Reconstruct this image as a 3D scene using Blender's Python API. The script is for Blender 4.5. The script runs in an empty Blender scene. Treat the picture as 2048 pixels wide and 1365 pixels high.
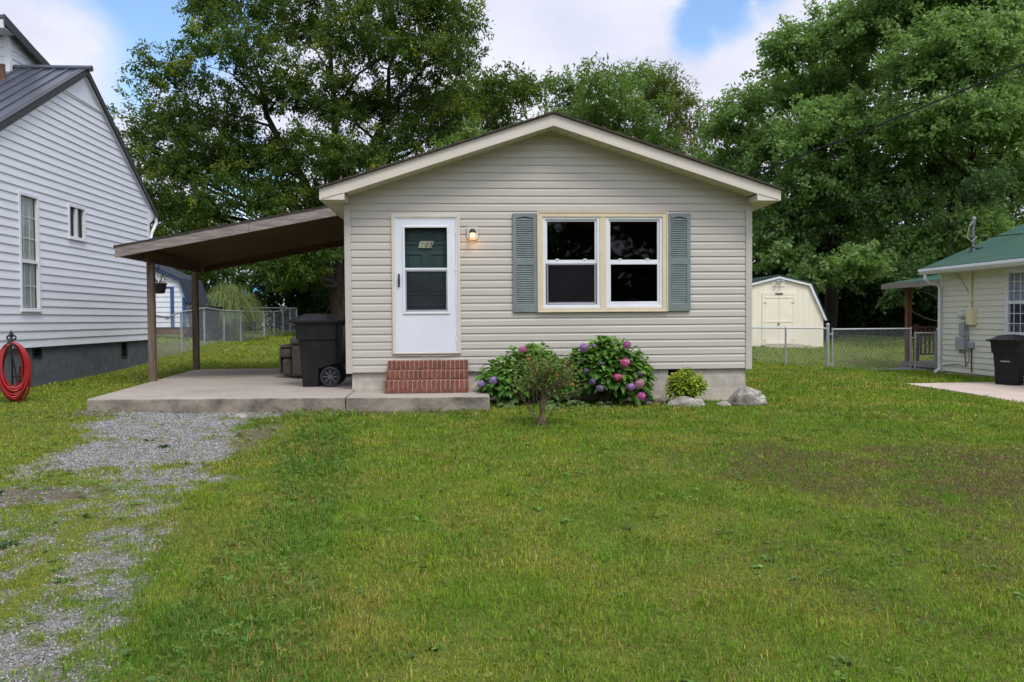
import bpy, math, random
import numpy as np
from mathutils import Vector, Matrix, noise as mnoise

scene = bpy.context.scene
COL = scene.collection
# ------------------------------------------------------------------ camera
cd = bpy.data.cameras.new('camera')
cam = bpy.data.objects.new('camera', cd)
COL.objects.link(cam)
cd.sensor_width = 36.0
cd.lens = 1596.0 / 2048.0 * 36.0
cd.clip_start = 0.05
cd.clip_end = 2000.0
cam.matrix_world = (Matrix.Translation((0, 0, 1.30)) @ Matrix.Rotation(math.radians(-3.6), 4, 'Z')
                    @ Matrix.Rotation(math.radians(90 - 1.6), 4, 'X') @ Matrix.Rotation(-0.0075, 4, 'Z'))
scene.camera = cam
# ------------------------------------------------------------------ view
scene.render.engine = 'CYCLES'
scene.view_settings.view_transform = 'Standard'
scene.view_settings.look = 'None'
scene.view_settings.gamma = 1.0
scene.view_settings.exposure = 0.25
scene.cycles.max_bounces = 10
scene.cycles.diffuse_bounces = 6
scene.cycles.transmission_bounces = 8
scene.cycles.transparent_max_bounces = 12
# ------------------------------------------------------------------ sun
SUN = Vector((0.30, -0.62, 1.0)).normalized()
sd = bpy.data.lights.new('sun', 'SUN')
sd.energy = 1.95
sd.angle = math.radians(20)
sd.color = (1.0, 0.965, 0.90)
sun = bpy.data.objects.new('sun', sd)
COL.objects.link(sun)
sun.rotation_euler = SUN.to_track_quat('Z', 'Y').to_euler()
# ------------------------------------------------------------------ world: sky with broken cloud
world = bpy.data.worlds.new('World')
scene.world = world
world.use_nodes = True
nt = world.node_tree
nt.nodes.clear()
def wn(t, **k):
    n = nt.nodes.new(t)
    for a, b in k.items():
        setattr(n, a, b)
    return n
def wmath(op, a, b=None, clamp=False):
    n = wn('ShaderNodeMath', operation=op, use_clamp=clamp)
    for i, v in enumerate((a, b)):
        if v is None:
            continue
        if isinstance(v, (int, float)):
            n.inputs[i].default_value = v
        else:
            nt.links.new(v, n.inputs[i])
    return n.outputs[0]
out = wn('ShaderNodeOutputWorld')
bg = wn('ShaderNodeBackground')
bg.inputs['Strength'].default_value = 0.10
sky = wn('ShaderNodeTexSky', sky_type='NISHITA', sun_disc=False)
sky.sun_elevation = math.asin(SUN.z)
sky.sun_rotation = math.atan2(SUN.x, SUN.y)
sky.air_density = 1.0
sky.dust_density = 0.6
tc = wn('ShaderNodeTexCoord')
D0 = tc.outputs['Generated']
nz = wn('ShaderNodeTexNoise')
nz.inputs['Scale'].default_value = 3.2
nz.inputs['Detail'].default_value = 7
nz.inputs['Roughness'].default_value = 0.55
mp = wn('ShaderNodeMapping')
mp.inputs['Location'].default_value = (0.35, 0.1, 0.4)
mp.inputs['Scale'].default_value = (1, 1, 1.9)
nt.links.new(D0, mp.inputs['Vector'])
nt.links.new(mp.outputs[0], nz.inputs['Vector'])
def blob(d, inner, outer):
    v = Vector(d).normalized()
    vm = wn('ShaderNodeVectorMath', operation='DOT_PRODUCT')
    nt.links.new(D0, vm.inputs[0])
    vm.inputs[1].default_value = v
    a = wmath('ARCCOSINE', wmath('MINIMUM', vm.outputs['Value'], 1.0))
    a = wmath('ADD', a, wmath('MULTIPLY', wmath('SUBTRACT', nz.outputs['Fac'], 0.5), 0.15))
    mr = wn('ShaderNodeMapRange', interpolation_type='SMOOTHSTEP')
    nt.links.new(a, mr.inputs['Value'])
    mr.inputs['From Min'].default_value = inner
    mr.inputs['From Max'].default_value = outer
    mr.inputs['To Min'].default_value = 1.0
    mr.inputs['To Max'].default_value = 0.0
    return mr.outputs[0]
holes = None
for d, i, o in [((-0.345, 1, 0.385), .07, .13), ((-0.41, 1, 0.285), .02, .065), ((-0.265, 1, 0.17), .02, .06), ((-0.27, 1, 0.40), .03, .07), ((-0.46, 1, 0.43), .03, .08), ((0.330, 1, 0.405), .040, .068), ((0.385, 1, 0.43), .03, .06), ((0.30, 1, 0.372), .025, .05), ((0.34, 1, 0.45), .04, .07),
                ((0.9, -0.5, 0.7), .1, .4), ((-0.9, -0.2, 1.0), .1, .45)]:
    b = blob(d, i, o)
    holes = b if holes is None else wmath('MAXIMUM', holes, b)
puff = None
for d, i, o in [((-0.50, 1, 0.315), .05, .10), ((-0.405, 1, 0.222), .012, .045)]:
    b = blob(d, i, o)
    puff = b if puff is None else wmath('MAXIMUM', puff, b)
cov = wmath('MAXIMUM', wmath('SUBTRACT', 1.0, wmath('MULTIPLY', holes, 0.97)), puff)
# cloud shading: greyer bellies where the noise is thick, brighter towards the sun side of the sky
nz2 = wn('ShaderNodeTexNoise')
nz2.inputs['Scale'].default_value = 5.0
nz2.inputs['Detail'].default_value = 5
nt.links.new(mp.outputs[0], nz2.inputs['Vector'])
rmp = wn('ShaderNodeValToRGB')
rmp.color_ramp.elements[0].position = 0.33
rmp.color_ramp.elements[0].color = (6.0, 6.25, 7.8, 1)
rmp.color_ramp.elements[1].position = 0.66
rmp.color_ramp.elements[1].color = (7.9, 8.05, 8.9, 1)
nt.links.new(nz2.outputs['Fac'], rmp.inputs['Fac'])
vm = wn('ShaderNodeVectorMath', operation='DOT_PRODUCT')
nt.links.new(D0, vm.inputs[0])
vm.inputs[1].default_value = SUN
gain = wn('ShaderNodeMapRange')
nt.links.new(vm.outputs['Value'], gain.inputs['Value'])
gain.inputs['From Min'].default_value = 0.2
gain.inputs['From Max'].default_value = 1.0
gain.inputs['To Min'].default_value = 1.0
gain.inputs['To Max'].default_value = 2.0
vs = wn('ShaderNodeVectorMath', operation='SCALE')
nt.links.new(rmp.outputs['Color'], vs.inputs[0])
nt.links.new(gain.outputs[0], vs.inputs['Scale'])
vsky = wn('ShaderNodeVectorMath', operation='SCALE')
nt.links.new(sky.outputs[0], vsky.inputs[0])
vsky.inputs['Scale'].default_value = 2.0
mix = wn('ShaderNodeMix', data_type='RGBA')
nt.links.new(cov, mix.inputs[0])
hsv = wn('ShaderNodeHueSaturation')
hsv.inputs['Saturation'].default_value = 1.12
nt.links.new(vsky.outputs[0], hsv.inputs['Color'])
nt.links.new(hsv.outputs[0], mix.inputs[6])
nt.links.new(vs.outputs[0], mix.inputs[7])
nt.links.new(mix.outputs[2], bg.inputs['Color'])
nt.links.new(bg.outputs[0], out.inputs['Surface'])

# ------------------------------------------------------------------ helpers: objects
def tag(o, label=None, cat=None, group=None, kind=None):
    if label: o['label'] = label
    if cat: o['category'] = cat
    if group: o['group'] = group
    if kind: o['kind'] = kind
    return o
def thing(name, label, cat, loc=(0, 0, 0), group=None, rz=0.0):
    o = bpy.data.objects.new(name, None)
    COL.objects.link(o)
    o.location = loc
    o.rotation_euler = (0, 0, rz)
    return tag(o, label, cat, group)
def link(name, me, m, parent=None):
    o = bpy.data.objects.new(name, me)
    COL.objects.link(o)
    if m is not None:
        for mm in (m if isinstance(m, (list, tuple)) else [m]):
            me.materials.append(mm)
    if parent is not None:
        o.parent = parent
        # world-space geometry: cancel the parent chain
        M_ = Matrix.Identity(4)
        p = parent
        chain = []
        while p is not None:
            chain.append(p)
            p = p.parent
        for q in reversed(chain):
            M_ = M_ @ q.matrix_parent_inverse @ q.matrix_basis
        o.matrix_parent_inverse = M_.inverted()
    return o
class MB:
    def __init__(s):
        s.v = []; s.f = []; s.mi = []; s.m = 0
    def add(s, vs, fs):
        b = len(s.v)
        s.v += [tuple(p) for p in vs]
        for f in fs:
            s.f.append(tuple(i + b for i in f)); s.mi.append(s.m)
    def quad(s, a, b, c, d):
        s.add([a, b, c, d], [(0, 1, 2, 3)])
    def box(s, x0, x1, y0, y1, z0, z1):
        if x0 > x1: x0, x1 = x1, x0
        if y0 > y1: y0, y1 = y1, y0
        if z0 > z1: z0, z1 = z1, z0
        s.add([(x0, y0, z0), (x1, y0, z0), (x1, y1, z0), (x0, y1, z0), (x0, y0, z1), (x1, y0, z1), (x1, y1, z1), (x0, y1, z1)],
              [(0, 3, 2, 1), (4, 5, 6, 7), (0, 1, 5, 4), (1, 2, 6, 5), (2, 3, 7, 6), (3, 0, 4, 7)])
    def prism(s, pts, ax, a0, a1):
        n = len(pts)
        def P(p, a):
            return (p[0], p[1], a) if ax == 'z' else ((p[0], a, p[1]) if ax == 'y' else (a, p[0], p[1]))
        vs = [P(p, a0) for p in pts] + [P(p, a1) for p in pts]
        fs = [tuple(range(n))[::-1], tuple(range(n, 2 * n))] + [(i, (i + 1) % n, n + (i + 1) % n, n + i) for i in range(n)]
        s.add(vs, fs)
    def bar(s, p, q, w, h=None, up=(0, 0, 1)):
        p, q = Vector(p), Vector(q); h = w if h is None else h
        d = (q - p).normalized(); u = Vector(up)
        if abs(d.dot(u)) > .98: u = Vector((0, 1, 0))
        a = d.cross(u).normalized() * (w / 2); b = a.cross(d).normalized() * (h / 2)
        vs = [p - a - b, p + a - b, p + a + b, p - a + b, q - a - b, q + a - b, q + a + b, q - a + b]
        s.add(vs, [(0, 3, 2, 1), (4, 5, 6, 7), (0, 1, 5, 4), (1, 2, 6, 5), (2, 3, 7, 6), (3, 0, 4, 7)])
    def tube(s, pts, r, n=8, cap=True):
        pts = [Vector(p) for p in pts]
        k = len(pts)
        rr = r if isinstance(r, (list, tuple)) else [r] * k
        ref = None; vs = []
        for i in range(k):
            d = (pts[min(i + 1, k - 1)] - pts[max(i - 1, 0)])
            if d.length < 1e-9: d = Vector((0, 0, 1))
            d.normalize()
            if ref is None:
                ref = Vector((1, 0, 0)) if abs(d.x) < .8 else Vector((0, 1, 0))
            a = (ref - d * ref.dot(d)).normalized(); ref = a
            b = d.cross(a)
            for j in range(n):
                t = 2 * math.pi * j / n
                vs.append(pts[i] + (a * math.cos(t) + b * math.sin(t)) * rr[i])
        fs = [(i * n + j, i * n + (j + 1) % n, (i + 1) * n + (j + 1) % n, (i + 1) * n + j) for i in range(k - 1) for j in range(n)]
        if cap:
            fs += [tuple(range(n))[::-1], tuple(range((k - 1) * n, k * n))]
        s.add(vs, fs)
    def lathe(s, prof, n=20, c=(0, 0, 0), ax='z'):
        vs = []
        for r, h in prof:
            for j in range(n):
                t = 2 * math.pi * j / n
                x, y = r * math.cos(t), r * math.sin(t)
                vs.append((c[0] + x, c[1] + y, c[2] + h) if ax == 'z' else ((c[0] + x, c[1] + h, c[2] + y) if ax == 'y' else (c[0] + h, c[1] + x, c[2] + y)))
        k = len(prof)
        fs = [(i * n + j, i * n + (j + 1) % n, (i + 1) * n + (j + 1) % n, (i + 1) * n + j) for i in range(k - 1) for j in range(n)]
        fs += [tuple(range(n))[::-1], tuple(range((k - 1) * n, k * n))]
        s.add(vs, fs)
    def loft(s, rings):
        n = len(rings[0]); vs = [p for r in rings for p in r]; k = len(rings)
        fs = [(i * n + j, i * n + (j + 1) % n, (i + 1) * n + (j + 1) % n, (i + 1) * n + j) for i in range(k - 1) for j in range(n)]
        fs += [tuple(range(n))[::-1], tuple(range((k - 1) * n, k * n))]
        s.add(vs, fs)
    def build(s, name, m, parent=None, bevel=0, smooth=False, label=None):
        me = bpy.data.meshes.new(name)
        me.from_pydata(s.v, [], s.f)
        if any(s.mi):
            me.polygons.foreach_set('material_index', s.mi)
        if smooth:
            me.polygons.foreach_set('use_smooth', [True] * len(me.polygons))
        me.update()
        o = link(name, me, m, parent)
        if bevel:
            b = o.modifiers.new('bevel', 'BEVEL'); b.width = bevel; b.segments = 2; b.limit_method = 'ANGLE'; b.angle_limit = math.radians(40)
        if label: o['label'] = label
        return o
def np_mesh(name, V, F, m, parent=None, attrs=None, smooth=False):
    me = bpy.data.meshes.new(name)
    V = np.ascontiguousarray(V, dtype=np.float32); F = np.ascontiguousarray(F, dtype=np.int32)
    k = F.shape[1]
    me.vertices.add(len(V)); me.loops.add(F.size); me.polygons.add(len(F))
    me.vertices.foreach_set('co', V.ravel())
    me.loops.foreach_set('vertex_index', F.ravel())
    me.polygons.foreach_set('loop_start', np.arange(0, F.size, k, dtype=np.int32))
    if smooth:
        me.polygons.foreach_set('use_smooth', np.ones(len(F), dtype=bool))
    me.update(calc_edges=True)
    for an, arr in (attrs or {}).items():
        if arr.ndim == 1:
            a = me.attributes.new(an, 'FLOAT', 'POINT'); a.data.foreach_set('value', arr.astype(np.float32))
        else:
            a = me.attributes.new(an, 'FLOAT_COLOR', 'POINT')
            c = np.ones((len(arr), 4), np.float32); c[:, :3] = arr
            a.data.foreach_set('color', c.ravel())
    return link(name, me, m, parent)

# ------------------------------------------------------------------ helpers: noise on the ground
def _hash(ix, iy, s):
    h = (ix.astype(np.int64) * 374761393 + iy.astype(np.int64) * 668265263 + s * 1442695041) & 0xffffffff
    h = ((h ^ (h >> 13)) * 1274126177) & 0xffffffff
    return ((h ^ (h >> 16)) & 0xffffff) / float(0xffffff)
def vnoise(x, y, s=0):
    ix, iy = np.floor(x), np.floor(y); fx, fy = x - ix, y - iy
    fx = fx * fx * (3 - 2 * fx); fy = fy * fy * (3 - 2 * fy)
    ix = ix.astype(np.int64); iy = iy.astype(np.int64)
    return (_hash(ix, iy, s) * (1 - fx) + _hash(ix + 1, iy, s) * fx) * (1 - fy) + (_hash(ix, iy + 1, s) * (1 - fx) + _hash(ix + 1, iy + 1, s) * fx) * fy
def fbm(x, y, f, o=4, s=0):
    a = 0.5; t = 0; w = 0
    for i in range(o):
        t = t + a * vnoise(x * f + 17.3 * i, y * f - 9.1 * i, s + i); w += a; a *= .55; f *= 2.03
    return t / w
def ss(v, a, b):
    t = np.clip((v - a) / (b - a), 0, 1)
    return t * t * (3 - 2 * t)

# ------------------------------------------------------------------ helpers: materials
def base_mat(name):
    m = bpy.data.materials.new(name); m.use_nodes = True
    n = m.node_tree.nodes
    return m, m.node_tree, n['Principled BSDF'], n['Material Output']
def objco(t, stretch=(1, 1, 1)):
    c = t.nodes.new('ShaderNodeTexCoord'); p = t.nodes.new('ShaderNodeMapping')
    p.inputs['Scale'].default_value = stretch
    t.links.new(c.outputs['Object'], p.inputs['Vector'])
    return p.outputs[0]
def mat(name, c1, c2=None, scale=4.0, rough=.6, spec=.4, metal=0.0, bump=0.0, bscale=60.0, stretch=(1, 1, 1), lo=.35, hi=.65, detail=6, rvar=0.0):
    m, t, b, o = base_mat(name)
    b.inputs['Roughness'].default_value = rough
    b.inputs['Specular IOR Level'].default_value = spec
    b.inputs['Metallic'].default_value = metal
    co = objco(t, stretch)
    if c2 is None:
        c2 = tuple(x * .86 for x in c1)
    n = t.nodes.new('ShaderNodeTexNoise'); n.inputs['Scale'].default_value = scale; n.inputs['Detail'].default_value = detail
    n.inputs['Roughness'].default_value = .6
    t.links.new(co, n.inputs['Vector'])
    r = t.nodes.new('ShaderNodeValToRGB')
    r.color_ramp.elements[0].position = lo; r.color_ramp.elements[1].position = hi
    r.color_ramp.elements[0].color = (*c1, 1); r.color_ramp.elements[1].color = (*c2, 1)
    t.links.new(n.outputs['Fac'], r.inputs['Fac'])
    t.links.new(r.outputs[0], b.inputs['Base Color'])
    if rvar:
        mr = t.nodes.new('ShaderNodeMapRange'); mr.inputs['To Min'].default_value = rough - rvar; mr.inputs['To Max'].default_value = rough + rvar
        t.links.new(n.outputs['Fac'], mr.inputs['Value']); t.links.new(mr.outputs[0], b.inputs['Roughness'])
    if bump:
        n2 = t.nodes.new('ShaderNodeTexNoise'); n2.inputs['Scale'].default_value = bscale; n2.inputs['Detail'].default_value = 4
        t.links.new(co, n2.inputs['Vector'])
        bp = t.nodes.new('ShaderNodeBump'); bp.inputs['Strength'].default_value = bump; bp.inputs['Distance'].default_value = .01
        t.links.new(n2.outputs['Fac'], bp.inputs['Height']); t.links.new(bp.outputs[0], b.inputs['Normal'])
    return m
def leaf_mat(name, trans=.35, rough=.5, spec=.35):
    """colour comes from the per-leaf attribute; thin leaf that lets some light through"""
    m, t, b, o = base_mat(name)
    a = t.nodes.new('ShaderNodeAttribute'); a.attribute_name = 'tint'
    t.links.new(a.outputs['Color'], b.inputs['Base Color'])
    b.inputs['Roughness'].default_value = rough; b.inputs['Specular IOR Level'].default_value = spec
    tr = t.nodes.new('ShaderNodeBsdfTranslucent')
    hs = t.nodes.new('ShaderNodeHueSaturation'); hs.inputs['Hue'].default_value = .485; hs.inputs['Saturation'].default_value = 1.15; hs.inputs['Value'].default_value = 1.25
    t.links.new(a.outputs['Color'], hs.inputs['Color']); t.links.new(hs.outputs[0], tr.inputs['Color'])
    mx = t.nodes.new('ShaderNodeMixShader'); mx.inputs[0].default_value = trans
    t.links.new(b.outputs[0], mx.inputs[1]); t.links.new(tr.outputs[0], mx.inputs[2]); t.links.new(mx.outputs[0], o.inputs['Surface'])
    return m
def attr_mat(name, rough=.9, spec=.2, attr='tint'):
    m, t, b, o = base_mat(name)
    a = t.nodes.new('ShaderNodeAttribute'); a.attribute_name = attr
    t.links.new(a.outputs['Color'], b.inputs['Base Color'])
    b.inputs['Roughness'].default_value = rough; b.inputs['Specular IOR Level'].default_value = spec
    return m
def glass_mat(name, refl=.035, tint=(.9, .92, .92)):
    m, t, b, o = base_mat(name)
    t.nodes.remove(b)
    tr = t.nodes.new('ShaderNodeBsdfTransparent'); tr.inputs[0].default_value = (*tint, 1)
    g = t.nodes.new('ShaderNodeBsdfGlossy'); g.inputs['Roughness'].default_value = .02
    mx = t.nodes.new('ShaderNodeMixShader'); mx.inputs[0].default_value = refl
    t.links.new(tr.outputs[0], mx.inputs[1]); t.links.new(g.outputs[0], mx.inputs[2]); t.links.new(mx.outputs[0], o.inputs['Surface'])
    return m
def screen_mat(name, col, alpha):
    m, t, b, o = base_mat(name)
    b.inputs['Base Color'].default_value = (*col, 1); b.inputs['Roughness'].default_value = .8; b.inputs['Specular IOR Level'].default_value = .12
    n = t.nodes.new('ShaderNodeTexNoise'); n.inputs['Scale'].default_value = 2.5; n.inputs['Detail'].default_value = 2
    t.links.new(objco(t), n.inputs['Vector'])
    mr = t.nodes.new('ShaderNodeMapRange'); mr.inputs['To Min'].default_value = alpha - .12; mr.inputs['To Max'].default_value = alpha + .12
    t.links.new(n.outputs['Fac'], mr.inputs['Value'])
    tr = t.nodes.new('ShaderNodeBsdfTransparent')
    mx = t.nodes.new('ShaderNodeMixShader')
    t.links.new(mr.outputs[0], mx.inputs[0]); t.links.new(tr.outputs[0], mx.inputs[1]); t.links.new(b.outputs[0], mx.inputs[2]); t.links.new(mx.outputs[0], o.inputs['Surface'])
    return m
def block_mat(name, c1, c2, mortar, w, h, plane='xz', mort=.012, stain=None, stain_z=None, bump=.3):
    """masonry blocks laid in the plane of the wall; stain: colour of an irregular tide mark above the soil"""
    m, t, b, o = base_mat(name)
    c = t.nodes.new('ShaderNodeTexCoord'); sp = t.nodes.new('ShaderNodeSeparateXYZ'); cb = t.nodes.new('ShaderNodeCombineXYZ')
    t.links.new(c.outputs['Object'], sp.inputs[0])
    t.links.new(sp.outputs[0 if plane[0] == 'x' else 1], cb.inputs[0]); t.links.new(sp.outputs[2], cb.inputs[1])
    br = t.nodes.new('ShaderNodeTexBrick'); br.inputs['Scale'].default_value = 1.0
    br.inputs['Brick Width'].default_value = w; br.inputs['Row Height'].default_value = h; br.inputs['Mortar Size'].default_value = mort; br.inputs['Mortar Smooth'].default_value = .3
    br.inputs['Color1'].default_value = (*c1, 1); br.inputs['Color2'].default_value = (*c2, 1); br.inputs['Mortar'].default_value = (*mortar, 1)
    t.links.new(cb.outputs[0], br.inputs['Vector'])
    n = t.nodes.new('ShaderNodeTexNoise'); n.inputs['Scale'].default_value = 7; n.inputs['Detail'].default_value = 8
    t.links.new(c.outputs['Object'], n.inputs['Vector'])
    mx = t.nodes.new('ShaderNodeMix'); mx.data_type = 'RGBA'; mx.blend_type = 'MULTIPLY'; mx.inputs[0].default_value = .6
    rr = t.nodes.new('ShaderNodeValToRGB'); rr.color_ramp.elements[0].color = (.55, .55, .55, 1); rr.color_ramp.elements[1].color = (1.15, 1.15, 1.15, 1)
    rr.color_ramp.elements[0].position = .3; rr.color_ramp.elements[1].position = .7
    t.links.new(n.outputs['Fac'], rr.inputs[0]); t.links.new(br.outputs['Color'], mx.inputs[6]); t.links.new(rr.outputs[0], mx.inputs[7])
    last = mx.outputs[2]
    if stain:
        ad = t.nodes.new('ShaderNodeMath'); ad.operation = 'MULTIPLY_ADD'; ad.inputs[1].default_value = .5
        t.links.new(n.outputs['Fac'], ad.inputs[0]); t.links.new(sp.outputs[2], ad.inputs[2])
        mr = t.nodes.new('ShaderNodeMapRange'); mr.inputs['From Min'].default_value = stain_z + .15; mr.inputs['From Max'].default_value = stain_z + .42
        mr.inputs['To Min'].default_value = .85; mr.inputs['To Max'].default_value = 0
        t.links.new(ad.outputs[0], mr.inputs['Value'])
        m2 = t.nodes.new('ShaderNodeMix'); m2.data_type = 'RGBA'
        t.links.new(mr.outputs[0], m2.inputs[0]); t.links.new(last, m2.inputs[6]); m2.inputs[7].default_value = (*stain, 1)
        last = m2.outputs[2]
    t.links.new(last, b.inputs['Base Color'])
    b.inputs['Roughness'].default_value = .9; b.inputs['Specular IOR Level'].default_value = .2
    bp = t.nodes.new('ShaderNodeBump'); bp.inputs['Strength'].default_value = bump; bp.inputs['Distance'].default_value = .01
    n3 = t.nodes.new('ShaderNodeTexNoise'); n3.inputs['Scale'].default_value = 90
    t.links.new(c.outputs['Object'], n3.inputs['Vector']); t.links.new(n3.outputs['Fac'], bp.inputs['Height']); t.links.new(bp.outputs[0], b.inputs['Normal'])
    return m
# ================================================================== TERRAIN
GP = np.array([(0, 0, -.22), (-4, 3, -.18), (4, 3, -.2), (0, 4, -.2), (-6, 5, -.1), (6, 5, -.2), (0, 7, -.1), (-5, 8, -.02), (4, 8, -.1), (8, 8, -.15),
    (-3, 10, .04), (.5, 10.6, .05), (2, 10.8, .035), (4.3, 11, .0), (6, 12, -.02), (8.9, 12, -.11), (-5.2, 11, .07), (-6.5, 12, .19), (-7.3, 13.7, .2),
    (-7.3, 19, .3), (-6, 14.5, .19), (-6.3, 17, .22), (-4, 18.3, .24), (8.9, 15.6, -.1), (11.6, 16, -.06), (11.6, 18.5, -.07), (7.36, 20, .17), (9.4, 20, -.05),
    (12, 20, -.2), (13, 22.5, -.3), (6, 16, 0), (-1.7, 13, .2), (0, 12, .09), (2.5, 11.6, .05), (4.3, 12.3, .0), (10.9, 27, .25), (8, 27, .3), (12.5, 27, .22), (-7.4, 21.7, .35), (-7.4, 23.5, .48),
    (-7.4, 27, .5), (-7.4, 30.5, .55), (-7.4, 36.6, .78), (-3, 20, .27), (-3, 25, .5), (-3, 36, .8), (-9.2, 24, .9), (-9, 25.2, 1.0), (-10, 25.2, 1.02), (-9, 30, 1.1), (-7.9, 27, .5), (-7.9, 25.3, .48), (-8.2, 29, .6), (-12, 25, 1.2),
    (-9, 20.5, .6), (0, 60, .8), (-20, 60, 1.3), (20, 45, .4), (12, 40, .35), (30, 30, .1), (20, 10, -.1), (-20, 10, .3), (15, 33, .3), (5, 30, .4), (0, -6, -.25), (-12, 3, .0), (12, 3, -.2)])
def gz(x, y):
    x = np.asarray(x, float); y = np.asarray(y, float); sh = x.shape; xf = x.ravel(); yf = y.ravel(); o_ = np.empty_like(xf)
    for i in range(0, len(xf), 40000):
        d2 = (xf[i:i + 40000, None] - GP[None, :, 0]) ** 2 + (yf[i:i + 40000, None] - GP[None, :, 1]) ** 2
        w = np.exp(-d2 / (2 * 1.5 ** 2)) + 2e-2 / (1 + d2)
        o_[i:i + 40000] = (w * GP[None, :, 2]).sum(1) / w.sum(1)
    return o_.reshape(sh)
def surf(x, y):
    near = np.exp(-((x / 14) ** 2 + ((y - 8) / 14) ** 2))
    return gz(x, y) + ((fbm(x, y, .9, 3, 5) - .5) * .05 + (fbm(x, y, 7, 2, 77) - .5) * .012) * near
def g1(x, y):
    return float(gz(np.array([x]), np.array([y]))[0])
def polyx(pts, y):
    p = sorted(pts, key=lambda q: q[1])
    return np.interp(y, [q[1] for q in p], [q[0] for q in p])
LEFT = [(-5.2, 12), (-4.8, 10.15), (-4.0, 7.61), (-3.9, 6.9), (-4.2, 5), (-4.2, 0)]
RIGHT = [(-2.5, 11.3), (-2.46, 10.1), (-2.32, 8.85), (-2.1, 7), (-2.36, 6.6), (-2.13, 5.66), (-1.96, 4.85), (-1.73, 4.03), (-1.5, 3.2), (-1.1, 0)]
TRACK = [(-2.5, 7.4), (-2.45, 6.4), (-2.25, 5.4), (-2.1, 4.6), (-1.95, 3.8), (-1.8, 3.2), (-1.5, 1)]
def masks(x, y):
    """gravel, bare dirt, dry clippings, lush clover: where each lies on the lawn"""
    n1 = fbm(x, y, 1.6, 5, 3); n2 = fbm(x, y, 6.5, 4, 9)
    xl, xr = polyx(LEFT, y), polyx(RIGHT, y)
    wob = (n1 - .5) * .7
    up = .9 * ss(x - xl + wob, 0, .55) * ss(xr - x + wob, -.05, .3) * ss(y + wob, 7.25, 7.7) * ss(11.4 - y, 0, .2)
    tr = .57 * ss(.40 - np.abs(x - polyx(TRACK, y)) + wob * .5, 0, .22) * ss(7.9 - y, 0, .4)
    mid = ss(.9 - np.hypot((x + 2.6) / 1.0, (y - 7.1) / .55) + wob, 0, .5) * .8
    sparse = .40 * ss(polyx(TRACK, y) - .2 - x, 0, .3) * ss(6.3 - y, 0, .5)
    strip = .38 * ss(x - xl, -.6, .2) * ss(xr - x, 0, .3) * ss(y, 5.7, 6.2) * ss(7.8 - y, 0, .3)
    g = np.maximum.reduce([up, tr, mid, sparse, strip])
    n4 = fbm(x, y, 19, 3, 14)
    g = ss(g, .02, .25) * np.clip(g * 1.25 + (n2 - .5) * 1.7 + (n4 - .5) * 1.3 + (n1 - .5) * .7 - .18, 0, 1)
    d = ss(1 - np.hypot((x + 3.45) / .75, (y - 6.5) / .38) + wob * 1.3, 0, .4)
    d = np.maximum(d, .8 * ss(1 - np.hypot((x + 2.3) / .35, (y - 9.2) / 1.4) + wob, 0, .5))
    d = np.maximum(d, .9 * ss(y - 10.35 + wob * .4, 0, .25) * ss(11.2 - y, 0, .2) * ss(x + 5.3, 0, .3) * ss(.1 - x, 0, .5))
    d = np.maximum(d, ss(1 - np.hypot((x + 8.1) / 1.0, (y - 21.5) / 2.2) + wob, 0, .5) * .6)
    dry = 0
    for cx, cy, r, a in [(3.3, 7.3, 1.7, .85), (4.7, 7.0, 2.0, .95), (6.0, 6.9, 2.0, .9), (3.6, 5.9, 1.3, .6), (4.6, 5.5, 1.3, .6), (2.2, 4.1, .6, .45), (2.6, 7.7, 1.1, .5), (3.1, 4.4, .8, .45), (5.2, 6.0, 4.2, .60), (3.4, 4.4, 2.4, .46)]:
        dry = np.maximum(dry, a * np.exp(-((x - cx) ** 2 + (y - cy) ** 2) / (2 * (r * .62) ** 2)))
    dry = np.clip(ss(dry + (n1 - .5) * .55 + (n2 - .5) * .9, .22, 1.0), 0, 1)
    cl = np.exp(-((x - polyx([(-1.9, 11), (-1.5, 8), (-1.2, 6.3), (-1.15, 4.1), (-.85, 3), (-.6, 0)], y)) / .45) ** 2)
    cl = np.clip(ss(cl + (n1 - .5) * .9, .35, .75), 0, 1) * ss(11 - y, 0, .6)
    return g, d, dry, cl
def lawn_tone(x, y):
    a = fbm(x, y, .45, 4, 21); b = fbm(x, y, 2.1, 4, 33)
    return a, b
SLAB = [(-5.05, 11.05), (.37, 10.70), (.37, 12.06), (-1.62, 12.06), (-1.62, 17.5), (-5.75, 17.62)]
def in_poly(P, x, y):
    r = np.zeros(x.shape, bool); n = len(P)
    for i in range(n):
        (x0, y0), (x1, y1) = P[i], P[(i + 1) % n]
        c = ((y0 > y) != (y1 > y)) & (x < (x1 - x0) * (y - y0) / ((y1 - y0) + 1e-12) + x0)
        r ^= c
    return r
def blocked(x, y):
    b = in_poly(SLAB, x, y) | ((x > -1.68) & (x < 4.4) & (y > 12.0) & (y < 22)) | (x < -7.3) & (y > 12.2) & (y < 19.3)
    b |= (x > 8.9 + .03 * np.sin(y * 5)) & (x < 11.9) & (y < 15.65) | (x > 11.55) & (y < 18.6) & (y > 8)
    b |= (x > 9.3) & (x < 12.6) & (y > 27) & (y < 30.5) | (x < -8.4) & (y > 25) & (y < 28.6) & (x > -12)
    b |= (x > 12.2) & (x < 17) & (y > 19.2) & (y < 22.8)
    return b

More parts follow.
